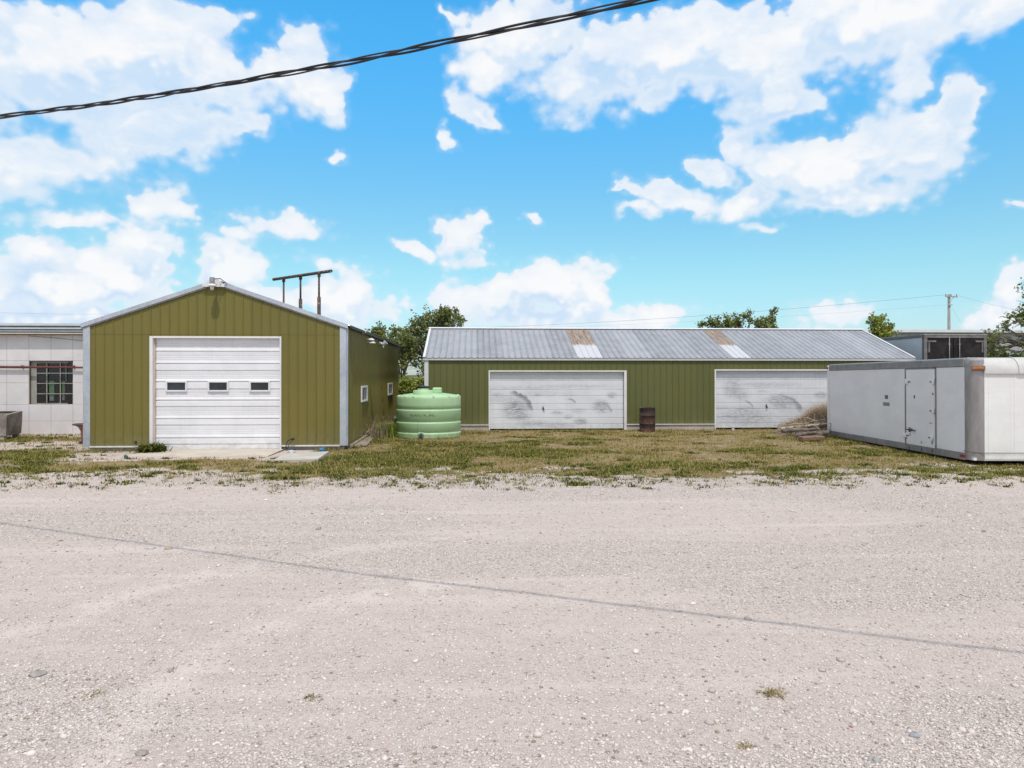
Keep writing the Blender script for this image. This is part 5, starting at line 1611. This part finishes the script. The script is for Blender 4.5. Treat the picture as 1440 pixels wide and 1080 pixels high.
# ------------------------------------------------------------------ overhead triplex cable close to the camera
def build_cable():
    px = [0, 130, 255, 420, 570, 680, 790, 912]; py = [163, 149, 129, 101, 68.5, 47, 25, 0]
    A = Vector((-5.28, 7.38)); B = Vector((.80, 4.46)); dv = (B - A)
    pts = []
    for x, y in zip(px, py):
        d = ray(x, y)
        # intersect plan ray with the cable's vertical plane
        den = d.x * dv.y - d.y * dv.x
        s = (A.x * dv.y - A.y * dv.x) / den
        pts.append(Vector((d.x * s, d.y * s, CAMH + d.z * s)))
    # smooth with a parabola along the run, then extend both ways out of the picture
    u = np.array([(Vector((p.x, p.y)) - A).length * (1 if (p.x > A.x) else -1) for p in pts]); z = np.array([p.z for p in pts])
    co = np.polyfit(u, z, 2)
    L = dv.length; ud = dv / L
    us = np.arange(-9.0, L + 9.0, .03)
    mid = [Vector((A.x + ud.x * q, A.y + ud.y * q, float(np.polyval(co, q)) if q > -2 else float(np.polyval(co, -2) + np.polyval(np.polyder(co), -2) * (q + 2)))) for q in us]
    e = empty('overhead_cable', mid[len(mid) // 2], 'twisted black overhead cable crossing high over the gravel lot', 'cable')
    blk = simple('black cable sheath', (.012, .011, .014), None, .55)
    side = Vector((ud.y, -ud.x, 0)); up = Vector((0, 0, 1))
    rg = np.random.default_rng(4)
    ph = np.cumsum(.06 + .13 * vnoise(us, us * 0, .6, 17, 2)) * 1.0
    for k in range(3):
        w = MB()
        off = .0115 + .014 * (vnoise(us, us * 0 + k * 9, 1.2, 40 + k, 2) - .35)
        pp = [m_ + (side * math.cos(a + k * 2.094) + up * math.sin(a + k * 2.094)) * float(o_) for m_, a, o_ in zip(mid, ph, off)]
        w.tube(pp,   .0088 if k else .0065, 6)
        part(w, 'wire', blk if k else simple('grey neutral strand', (.035, .032, .035), None, .5), e)
build_cable()

# ------------------------------------------------------------------ utility pole and distant lines
def build_pole():
    Yp = 76.0
    base = W(1334.5, 460, Y=Yp); zt = W(1334.5, 414, Y=Yp).z
    e = empty('utility_pole', (base.x, Yp, 0), 'grey wooden utility pole with a crossarm behind the trailer', 'utility pole')
    w = MB(); w.tube([(base.x, Yp, -.2), (base.x, Yp, zt * .5), (base.x, Yp, zt)], [.19, .17, .13], 12); part(w, 'shaft', simple('silvered pole wood', (.30, .28, .27), (.22, .205, .195), .9, stretch=(3, 3, .3)), e)
    w = MB(); w.bar((base.x - .55, Yp - .2, zt - .22), (base.x + .85, Yp - .2, zt - .30), .11, .13); w.bar((base.x - .4, Yp - .2, zt - .26), (base.x, Yp - .2, zt - .8), .04, .04); w.bar((base.x + .45, Yp - .2, zt - .28), (base.x, Yp - .2, zt - .8), .04, .04); part(w, 'crossarm', M['wood'], e)
    for dx in (-.48, .1, .72):
        w = MB(); w.lathe((base.x + dx, Yp - .2, zt - .2), [(.0, .22), (.05, .2), (.07, .12), (.05, .08), (.06, .02), (.03, 0)], 10); part(w, 'insulator', M['grey_metal'], e, auto=40)
    w = MB(); w.box((base.x, Yp - .2, zt - 1.2), (.5, .12, .09)); part(w, 'lower_arm', M['wood'], e)
    wire = simple('distant wire', (.20, .20, .22), (.16, .16, .18), .6)
    def line(p0, p1, sag, lb, r=.022):
        p0, p1 = Vector(p0), Vector(p1); pts = []
        for i in range(25):
            f = i / 24; q = p0.lerp(p1, f); q.z -= sag * 4 * f * (1 - f); pts.append(q)
        ee = empty('power_line', p0, lb, 'power line', 'lines from the utility pole')
        w = MB(); w.tube(pts, r, 5); part(w, 'wire', wire, ee)
    top = Vector((base.x - .4, Yp - .2, zt - .05))
    line(top, W(560, 463, Y=120), .8, 'thin upper wire running from the pole to beyond the long roof', .014)
    line(Vector((base.x - .2, Yp - .2, zt - 1.15)), W(640, 462, Y=110), .6, 'faint lower wire running from the pole to beyond the long roof', .006)
    line(Vector((base.x + .7, Yp - .2, zt - .08)), W(1560, 452, Y=70), .5, 'thin wire leading from the pole towards the tree', .009)
    line(Vector((base.x, Yp, zt - 1.0)), W(1362, 470, Y=79), 0.0, 'straight guy wire slanting down from the pole', .007)
    a, b = W(-40, 439, Y=110), W(240, 441, Y=110)
    ee = empty('power_line', a, 'faint level wire above the white tiled building roof', 'power line')
    w = MB(); w.tube([a, a.lerp(b, .5) - Vector((0, 0, .2)), b], .010, 5); part(w, 'wire', wire, ee)
build_pole()

# ================================================================== trees
def tree(name, label, base, clumps, leaf, mats, bark, n_leaf, cat='tree', group=None, trunk_r=.16, fork=.35, bare=0, seed=1):
    """clumps: (centre Vector, rx, rz, weight).  Limbs run from the trunk to every clump."""
    rg = np.random.default_rng(seed); rd = random.Random(seed)
    base = Vector(base)
    e = empty(name, base, label, cat, group)
    cen = sum((c[0] for c in clumps), Vector()) / len(clumps)
    top = max(c[0].z for c in clumps)
    w = MB()
    fk = Vector((base.x * .6 + cen.x * .4, base.y * .6 + cen.y * .4, base.z + (top - base.z) * fork))
    tp = [base - Vector((0, 0, .2)), base.lerp(fk, .33) + Vector((rd.uniform(-.1, .1), 0, 0)), base.lerp(fk, .7) + Vector((rd.uniform(-.12, .12), 0, 0)), fk]
    w.tube(tp, [trunk_r * 1.25, trunk_r, trunk_r * .9, trunk_r * .8], 9)
    ends = []
    for c, rx, rz, wt in clumps:
        st = fk.lerp(base, rd.random() * .35) if rd.random() < .5 else fk
        mid = st.lerp(c, .5) + Vector((rd.uniform(-.25, .25), rd.uniform(-.25, .25), rd.uniform(-.1, .3)))
        q = [st, st.lerp(mid, .5), mid, mid.lerp(c, .6), c + Vector((0, 0, rz * .4))]
        r0 = trunk_r * (.30 + .25 * rd.random())
        w.tube(q, [r0, r0 * .8, r0 * .55, r0 * .35, r0 * .12], 6)
        for k in range(5 + bare):
            a = mid.lerp(c, .2 + .8 * rd.random())
            b = c + Vector((rd.uniform(-1, 1) * rx, rd.uniform(-1, 1) * rx, rd.uniform(-.9, 1) * rz))
            w.tube([a, a.lerp(b, .5) + Vector((rd.uniform(-.1, .1), 0, rd.uniform(-.1, .15))), b], [r0 * .28, r0 * .18, r0 * .07], 4)
            ends.append(b)
    part(w, 'trunk', bark, e)
    # leaves gathered in twiglet bunches inside each clump
    P, tot = [], sum(c[3] * c[1] * c[1] * c[2] for c in clumps)
    for c, rx, rz, wt in clumps:
        n = int(n_leaf * wt * rx * rx * rz / tot)
        nb = max(3, n // 24)
        d = rg.normal(size=(nb, 3)); d /= np.linalg.norm(d, axis=1)[:, None]
        rr = rg.random(nb) ** .42
        bc = d * rr[:, None] * np.array([rx, rx, rz])
        idx = rg.integers(0, nb, n)
        P.append(bc[idx] + rg.normal(0, .085 + .05 * min(rx, 1.0), (n, 3)) + np.array(c))
    P = np.concatenate(P); n = len(P)
    s_ = leaf * (.6 + .8 * rg.random(n))
    u = rg.normal(size=(n, 3)); u[:, 2] *= .6; u /= np.linalg.norm(u, axis=1)[:, None]
    v = np.cross(u, rg.normal(size=(n, 3))); v /= np.linalg.norm(v, axis=1)[:, None]
    fold = np.cross(u, v)
    hw = (s_ * .36)[:, None]; L = s_[:, None]
    co = np.stack([P, P + u * L * .45 + v * hw + fold * hw * .35, P + u * L, P + u * L * .45 - v * hw + fold * hw * .35], 1).reshape(-1, 3)
    i = np.arange(n)[:, None] * 4
    f = np.concatenate([i + np.array([0, 1, 2]), i + np.array([0, 2, 3])], 1).reshape(-1, 3)
    mi = np.repeat((rg.random(n) < .3).astype(int), 2)
    co -= np.array(base)
    o = fast_mesh('crown', co, f, mats, mi)
    o.parent = e
    return e

def CL(lst, s, dep=.6, seed=1):
    rd = random.Random(seed); out = []
    for q in lst:
        px, py, r = q[:3]; wt = q[3] if len(q) > 3 else 1.0; asp = q[4] if len(q) > 4 else .85
        c = W(px, py, s=s + rd.uniform(-dep, dep)); k = s / 1000 * r
        out.append((c, k, k * asp, wt))
    return out
LFA = leaf_mat('dusty green leaves', (.125, .150, .050), (.215, .235, .080), (.25, .245, .075))
LFB = leaf_mat('dark green leaves', (.085, .115, .040), (.15, .18, .062), (.19, .20, .066))
LFC = leaf_mat('yellow green leaves', (.24, .28, .035), (.36, .37, .055), (.30, .34, .045))
LFD = leaf_mat('fresh green leaves', (.15, .19, .038), (.22, .25, .055), (.26, .27, .06))

s0 = 44.0
b = W(607, 560, s=s0); b.z = 0
tree('broadleaf_tree', 'tallest dusty green tree rising over the left end of the long shed roof', b,
     CL([(632, 440, 14), (646, 438, 8, .8), (622, 447, 16), (608, 450, 15), (592, 455, 14), (578, 462, 12), (640, 452, 11), (618, 466, 18), (598, 472, 18), (580, 478, 14), (636, 466, 12), (592, 492, 16, .8), (577, 498, 12, .8),
         (610, 488, 16), (585, 512, 13, .45), (600, 510, 14, .6), (594, 527, 9, .35), (625, 480, 16), (649, 447, 6, .7), (600, 440, 8, .6)], s0, 1.0, 3), .17, [LFA, LFB], M['bark_pale'], 6800, trunk_r=.22, fork=.40, bare=3, seed=5)
s0 = 41.0
b = W(566, 560, s=s0); b.z = 0
tree('broadleaf_tree', 'shorter ragged tree between the two sheds, its top beside the dark roof end', b,
     CL([(556, 464, 7, .8), (563, 470, 9), (551, 470, 7, .8), (571, 476, 9), (559, 484, 9), (572, 490, 10), (566, 500, 10), (578, 505, 8, .6), (568, 515, 8, .5), (564, 530, 6, .5), (549, 479, 6, .6), (580, 483, 8)], s0, .6, 6), .15, [LFA, LFD], M['bark'], 2800, trunk_r=.13, fork=.35, bare=2, seed=8)
s0 = 47.0
b = W(532, 560, s=s0); b.z = 0
tree('broadleaf_tree', 'thin tree top peeping over the dark eave of the workshop', b,
     CL([(534, 464, 7), (531, 470, 9), (536, 474, 10), (524, 468, 5, .7), (540, 484, 9), (526, 478, 8), (516, 466, 4, .5), (533, 456, 4, .6)], s0, .5, 9), .15, [LFA, LFD], M['bark'], 2600, trunk_r=.10, fork=.55, seed=12)
s0 = 38.5
b = W(578, 570, s=s0); b.z = 0
tree('bush', 'bright green bush behind the tank between the two sheds', b,
     CL([(566, 541, 9, 1, .7), (577, 540, 9, 1, .7), (588, 541, 9, 1, .7), (596, 538, 7, 1, .8), (562, 550, 9), (574, 551, 9), (586, 551, 10), (594, 551, 8), (568, 533, 5, .6)], s0, .5, 2), .12, [LFC, LFD], M['twig'], 4200, 'bush', trunk_r=.06, fork=.25, seed=21)
s0 = 52.0
b = W(1042, 560, s=s0); b.z = 0
tree('broadleaf_tree', 'sparse tree top spread over the middle of the long silver roof', b,
     CL([(992, 458, 8, .8), (1001, 452, 8), (1006, 446, 5), (1012, 460, 9), (1022, 452, 8), (1025, 459, 10), (1038, 456, 10), (1034, 445, 6, .8), (1047, 444, 7), (1054, 438, 5, .8), (1055, 452, 6, .7), (1066, 456, 9), (1073, 447, 5, .7), (1076, 456, 9), (1085, 452, 8), (1086, 441, 6), (1091, 434, 4, .8), (1088, 460, 8)], s0, .8, 4), .17, [LFA, LFD], M['bark'], 3000, trunk_r=.16, fork=.62, bare=1, seed=31)
s0 = 44.0
b = W(1239, 560, s=s0); b.z = 0
tree('young_tree', 'small yellow green tree top between long shed and pale trailer', b,
     CL([(1229, 448, 6), (1232, 456, 9), (1243, 450, 7), (1247, 460, 8), (1236, 466, 10), (1238, 475, 12), (1250, 470, 6), (1258, 467, 4, .7), (1228, 470, 7), (1246, 480, 8)], s0, .4, 5), .15, [LFC, LFD], M['bark'], 2600, trunk_r=.08, fork=.5, seed=41)
s0 = 33.5
b = W(1496, 600, s=s0); b.z = 0
tree('broadleaf_tree', 'large dark tree hanging in from the right edge over the truck box', b,
     CL([(1442, 405, 9, .8), (1446, 425, 16), (1436, 440, 16), (1428, 452, 13), (1444, 455, 14), (1412, 462, 11, .8), (1400, 470, 10, .9), (1389, 472, 8, .9), (1396, 484, 10, .9), (1386, 490, 7, .9), (1380, 498, 7, .8), (1404, 492, 10, .8), (1396, 501, 8), (1418, 478, 8, .6), (1436, 474, 9, .6), (1440, 490, 9, .5),
         (1470, 400, 22), (1490, 380, 26), (1520, 400, 30), (1475, 440, 26), (1500, 450, 30), (1540, 440, 28), (1460, 475, 18)], s0, 1.2, 7), .15, [LFB, LFA], M['bark'], 5600, trunk_r=.24, fork=.55, bare=1, seed=52)
s0 = 35.0
b = W(1374, 600, s=s0); b.z = 0
tree('bush', 'leafy green bush behind the truck box beside the dark trailer doors', b,
     CL([(1392, 480, 7), (1391, 492, 8), (1397, 500, 8), (1390, 503, 8), (1410, 502, 6), (1425, 503, 5, .8), (1435, 504, 5, .8)], s0, .4, 4), .13, [LFD, LFA], M['twig'], 2200, 'bush', trunk_r=.05, fork=.4, seed=61)

# ================================================================== small things near the workshop
def build_clutter():
    # apron in front of the overhead door
    w = MB()
    zt = .012
    a = [W(212, 640, Z=zt), W(300, 650, Z=zt), W(395, 648, Z=zt), W(420, 640, Z=zt)]
    xs0, xs1 = W(212, 637, Y=YS).x, W(400, 637, Y=YS).x
    ptsf = []
    for i in range(15):
        f = i / 14; x = xs0 + (xs1 - xs0) * f + (.0 if 0 < i < 14 else 0)
        ptsf.append((x, 18.62 + .22 * math.sin(f * 9) + .16 * math.sin(f * 23 + 1) - .15 * f))
    top = [(x, y, zt) for x, y in ptsf]; back = [(xs0 + (xs1 - xs0) * i / 14, YS + .12, zt + .012) for i in range(15)]
    w.grid([[(x, y - .04, -.07) for x, y in ptsf], top, back])
    e = w.build('door_apron', M['apron'])
    tag(e, 'broken sandy concrete apron at the foot of the white overhead door', 'concrete apron')
    # tilted loose slab right of the door
    P = [W(386, 646.5, Z=.06), W(450, 645, Z=.06), W(463, 634.5, Z=.10), W(404, 636, Z=.06)]
    P[0] = W(372, 648.5, Z=.02); P = [W(382, 647.5, Z=.03), W(447, 645.5, Z=.06), W(463, 634.5, Z=.11), W(405, 637, Z=.06)]
    w = MB()
    lo = [p - Vector((0, 0, .09)) for p in P]
    w.face(P); w.face(lo[::-1])
    for i in range(4): w.face([P[i], P[(i + 1) % 4], lo[(i + 1) % 4], lo[i]])
    o = w.build('loose_slab', M['slab']); c = P[0].copy(); tag(o, 'pale tilted concrete slab lying right of the overhead door', 'slab')
    # black hose loop standing by the wall
    w = MB(); p = W(404, 633, Y=YS - .25); k = .0195
    pts = [(p.x - .0, p.y, .05), (p.x - .05, p.y + .05, .12), (p.x - .02, p.y + .1, .26), (p.x + .10, p.y + .1, .31), (p.x + .13, p.y + .08, .27), (p.x + .07, p.y + .02, .22), (p.x + .02, p.y - .02, .12), (p.x + .05, p.y - .05, .05), (p.x + .25, p.y - .05, .04)]
    w.tube(pts, .013, 7); w.tube([(p.x + .08, p.y + .1, .30), (p.x + .16, p.y + .1, .32)], .032, 9)
    o = w.build('hose_loop', M['black']); tag(o, 'black hose loop standing up against the wall beside the door', 'hose')
    for (px, py, s_, colr, lb) in ((380 + 480 / 6.545, 570 + 408 / 6.545, .12, (.03, .22, .45), 'crumpled blue plastic scrap behind the tilted slab'), (380 + 195 / 6.545, 570 + 430 / 6.545, .13, (.55, .57, .62), 'crumpled pale plastic scrap under the black hose'), (177, 642.5, .06, (.07, .16, .15), 'crumpled teal can lying by the bushy weed')):
        p = W(px, py, Z=.05)
        bmv = MB(); rd = random.Random(int(px))
        bmv.lathe((p.x, p.y, .03), [(.0, .07), (s_ * .5, .06), (s_ * .8, .02), (s_ * .6, -.03), (.0, -.035)], 9, smooth=False)
        bmv.v = [(x + rd.uniform(-.025, .025), y + rd.uniform(-.025, .025), z + rd.uniform(-.02, .02)) for x, y, z in bmv.v]
        o = bmv.build('litter', simple('litter plastic', colr, tuple(k * .7 for k in colr), .4, scale=12)); tag(o, lb, 'litter')
    # boards lying along the side wall
    for (a, b_, wd, hh, lb, mm) in ((W(502, 627, Z=.05), W(532, 606, Z=.05), .16, .05, 'weathered grey plank lying along the workshop side wall', 'wood'), (W(512, 626, Z=.04), W(522, 616, Z=.04), .16, .05, 'short broken grey board lying beside the weathered plank', 'wood'), (W(494, 627, Z=.08), W(521, 609, Z=.12), .09, .07, 'dark narrow timber tight against the workshop side wall', 'twig')):
        w = MB(); w.bar(a, b_, wd, hh, bev=.008); o = w.build('plank', M[mm]); tag(o, lb, 'plank')
    # pale curved pipe
    w = MB(); q = [W(534.5, 606, s=24.0), W(537, 601, s=24.3), W(541, 597.6, s=24.6), W(547, 595.6, s=24.8), (W(556, 596, s=24.9))]
    w.tube(q, .035, 9); o = w.build('curved_pipe', simple('cream plastic pipe', (.62, .50, .36), (.5, .4, .3), .5)); tag(o, 'pale curved plastic pipe arching out of the weeds by the tank', 'pipe')
    # dead twiggy plant + heap
    def twigs(name, lb, centre, n, rad, h, r, mat, seed, spread=.5, cat='dead plant'):
        rd = random.Random(seed); w = MB(); c = Vector(centre)
        for i in range(n):
            a = c + Vector((rd.gauss(0, rad * .35), rd.gauss(0, rad * .25), 0))
            d = Vector((rd.gauss(0, spread), rd.gauss(0, spread), 1)).normalized(); hh = h * rd.uniform(.45, 1.05)
            m_ = a + d * hh * .55 + Vector((rd.gauss(0, .04), rd.gauss(0, .04), 0)); b_ = a + d * hh + Vector((rd.gauss(0, .10), rd.gauss(0, .08), -.06 * hh))
            w.tube([a, m_, b_], [r, r * .75, r * .3], 4, cap=False)
            for k in range(2):
                s_ = m_.lerp(b_, rd.random()); w.tube([s_, s_ + Vector((rd.gauss(0, .1), rd.gauss(0, .08), rd.uniform(.04, .16)))], [r * .5, r * .2], 3, cap=False)
        o = w.build(name, mat); tag(o, lb, cat); return o
    p = W(527, 608, X=XR + .35); twigs('dead_shrub', 'bare grey twiggy shrub against the shaded workshop wall', (p.x, p.y, 0), 46, .5, .85, .008, M['twig'], 4, .35)
    rd = random.Random(3)
    e = empty('stick_heap', (W(514, 615, Z=0).x, W(514, 615, Z=0).y, 0), 'heap of dead sticks against the workshop side wall', 'sticks')
    w = MB()
    for i in range(26):
        f = rd.random(); c = W(509, 620, Z=.05).lerp(W(530, 603, Z=.08), f) + Vector((rd.gauss(0, .10), rd.gauss(0, .10), rd.uniform(0, .14)))
        d = Vector((rd.gauss(0, 1), rd.gauss(0, 1.3), rd.gauss(0, .25))).normalized() * rd.uniform(.15, .5)
        w.tube([c - d, c + Vector((0, 0, .04)), c + d], [.012, .016, .007], 5)
    part(w, 'stick', M['twig'], e); e.children[0]['kind'] = 'stuff'
    # ------------ debris beside the truck box
    pc = W(1128, 612, Z=0)
    straw = grass_mat('bleached dead grass', (.62, .52, .40), (.46, .36, .26))
    n = 6000
    cx, cy = W(1135, 604, Z=0).x + .0, 25.2
    wx_ = RNG.normal(0, 1, n)
    x = cx + .12 + np.clip(wx_, -2, 1.4) * .62; y = cy + RNG.normal(0, .28, n)
    env = .50 + .72 * sstep(x, cx - .9, cx + .5)
    h = env * (.45 + .75 * RNG.random(n))
    ang = np.where(RNG.random(n) < .7, math.pi + RNG.normal(0, .7, n), RNG.random(n) * 6.283)
    co, f = blades(x - cx, y - cy, np.zeros(n), h, .014 + .010 * RNG.random(n), h * (.25 + .6 * RNG.random(n)), ang)
    o = fast_mesh('dry_grass_clump', co, f, [straw]); o.location = (cx, cy, 0); tag(o, 'tall bleached dry grass clump beside the truck box rear', 'dry grass')
    w = MB(); a, b_ = W(1097.5, 602.5, s=24.2), W(1164, 595.5, s=24.6); w.bar(a, b_, .13, .05, bev=.006); o = w.build('wooden_board', M['wood_pale']); tag(o, 'long pale board lying across the top of the brush pile', 'board')
    e = empty('brush_pile', (pc.x, pc.y, 0), 'low pile of dead brush and roots at the truck box end', 'brush pile')
    rd = random.Random(9); w = MB(); w2 = MB()
    for i in range(230):
        f = rd.random(); px = 1094 + 66 * f; zmax = .12 + .42 * min(1, f * 1.6)
        g_ = W(px, 608 + rd.uniform(-4, 6), Z=0); c = Vector((g_.x, g_.y, rd.random() ** 1.3 * zmax))
        d = Vector((rd.gauss(0, 1.2), rd.gauss(0, .8), rd.gauss(0, .45))).normalized() * rd.uniform(.10, .40); r = rd.uniform(.006, .020)
        w.tube([c - d, c + Vector((rd.gauss(0, .05), 0, rd.gauss(0, .04))), c + d], [r, r * 1.1, r * .4], 5)
    part(w, 'branch', [simple('bleached brush', (.42, .34, .25), (.27, .20, .14), .9, scale=8)], e); e.children[0]['kind'] = 'stuff'
    w = MB()
    for i in range(120):
        g_ = W(1095 + 35 * rd.random(), 612 + rd.uniform(-5, 2), Z=0); c = Vector((g_.x, g_.y, .02 + rd.random() * .28))
        d = Vector((rd.gauss(-.3, .8), rd.gauss(-.5, .5), rd.gauss(-.5, .3))).normalized() * rd.uniform(.10, .28)
        w.tube([c, c + d * .5 + Vector((0, 0, .03)), c + d], [.010, .008, .003], 4, cap=False)
    part(w, 'root', simple('pale roots', (.42, .35, .27), (.30, .24, .18), .9), e); e.children[-1]['kind'] = 'stuff'
    w = MB(); c0 = W(1128, 606, Z=0); rows = []
    n = 20
    for k in range(6):
        f = k / 5; rows.append([(c0.x + .2 + math.cos(6.283 * i / n) * 1.05 * (1 - f) ** .6, c0.y + .35 + math.sin(6.283 * i / n) * .55 * (1 - f) ** .6, .40 * f ** .8 + rd.uniform(-.03, .03) - .02) for i in range(n)])
    w.grid(rows, closed=True); part(w, 'soil_core', simple('dark humus', (.075, .055, .042), (.13, .095, .07), .95, scale=5, bump=.7, bscale=12, bdist=.04), e)
    for (pa, pb, z, r, lb) in (((1100, 607), (1150, 603), .22, .055, 'grey log lying under the pale board in the brush pile'), ((1118, 613), (1162, 606), .13, .06, 'dark log at the foot of the brush pile'), ((1150, 612), (1166, 607), .14, .085, 'thick dark stub wedged at the truck box corner')):
        w = MB(); a, b_ = W(*pa, Z=z), W(*pb, Z=z + .04); w.tube([a, a.lerp(b_, .3) + Vector((0, 0, .02)), a.lerp(b_, .7) - Vector((0, 0, .01)), b_], [r, r * 1.05, r * .9, r * .8], 9)
        o = w.build('log', M['bark']); tag(o, lb, 'log')
    w = MB(); a, b_ = W(1126, 617, Z=.08), W(1156, 615.5, Z=.10); w.bar(a, b_, .30, .13, bev=.02); o = w.build('rotten_timber', simple('reddish rotten timber', (.26, .16, .11), (.17, .105, .075), .95, scale=5, stretch=(1, 4, 4), bump=.6, bscale=18, bdist=.02)); tag(o, 'reddish rotten timber in front of the brush pile', 'timber')
    # pale broken pieces by the long shed foot
    for (px, py, L, lb) in ((984, 603, .28, 'larger white stone at the shed foot between drum and smudged door'), (991, 604.5, .20, 'smaller pale stone at the shed foot beside the smudged door'), (1031, 606.5, .14, 'thin white scrap lying on the grass before the smudged door')):
        p = W(px, py - 3, Z=.05); bmv = MB(); r_ = random.Random(px)
        bmv.lathe((p.x, p.y, .0), [(.0, .09), (L * .35, .07), (L * .5, .02), (L * .4, -.02)], 8, smooth=False)
        bmv.v = [(x + r_.uniform(-.03, .03), y + r_.uniform(-.03, .03), z + r_.uniform(-.015, .02)) for x, y, z in bmv.v]
        o = bmv.build('pale_stone', simple('pale rubble', (.55, .52, .49), (.45, .42, .40), .9)); tag(o, lb, 'stone')
    # a few distinct rocks out on the gravel
    rocks = [(237, 771, .07, 'tan fist-sized rock on the gravel at the left of the lot'), (448, 744, .06, 'dark lone rock on the far gravel'), (52, 948, .075, 'flat brownish grey stone on the near gravel at left'), (200, 1057, .05, 'dark grey stone near the bottom edge at left'), (1287, 1031, .045, 'bluish stone on the near gravel at right'), (1061, 994, .04, 'white pebble just below the lone grass tuft'), (1230, 1067, .05, 'grey stone at the bottom edge of the gravel, right side')]
    for (px, py, r_, lb) in rocks:
        r_ *= .6
        p = W(px, py, Z=0.0); rr = random.Random(px); w = MB()
        z = float(ground_z(np.array([p.x]), np.array([p.y]))[0])
        w.lathe((p.x, p.y, z), [(.0, r_ * .75), (r_ * .6, r_ * .6), (r_ * .95, r_ * .2), (r_ * .8, -r_ * .3)], 9, smooth=False)
        w.v = [(x + rr.uniform(-1, 1) * r_ * .22 + (x - p.x) * .3, y + rr.uniform(-1, 1) * r_ * .22, zz + rr.uniform(-1, 1) * r_ * .12) for x, y, zz in w.v]
        c = {'w': (.62, .59, .57), 'd': (.32, .285, .265), 't': (.42, .35, .27), 'b': (.33, .34, .37), 'g': (.36, .34, .33), 'f': (.36, .32, .30)}[lb[0]]
        o = w.build('rock', simple('field rock', c, tuple(k * .75 for k in c), .9, scale=20)); tag(o, lb, 'rock')
build_clutter()

# ------------------------------------------------------------------ camera and view
cam = bpy.data.cameras.new('camera'); co = bpy.data.objects.new('camera', cam); COL.objects.link(co)
cam.sensor_width = 36.0; cam.lens = 36.0 * F / 1440.0
cam.shift_y = -(540.0 - HY) / 1440.0
cam.clip_start = .05; cam.clip_end = 5000
co.location = (0, 0, CAMH); co.rotation_euler = (R(90), 0, -T)
scene.camera = co
scene.view_settings.view_transform = 'Standard'; scene.view_settings.look = 'None'
scene.view_settings.exposure = 0.0; scene.view_settings.gamma = 1.0
scene.view_settings.use_curve_mapping = False
scene.render.engine = 'CYCLES'
scene.cycles.max_bounces = 6; scene.cycles.diffuse_bounces = 3; scene.cycles.glossy_bounces = 3; scene.cycles.transparent_max_bounces = 12
scene.cycles.use_denoising = DENOISE
scene.cycles.denoiser = 'OPENIMAGEDENOISE'; scene.cycles.denoising_prefilter = 'NONE'; scene.cycles.denoising_input_passes = 'RGB_ALBEDO_NORMAL'
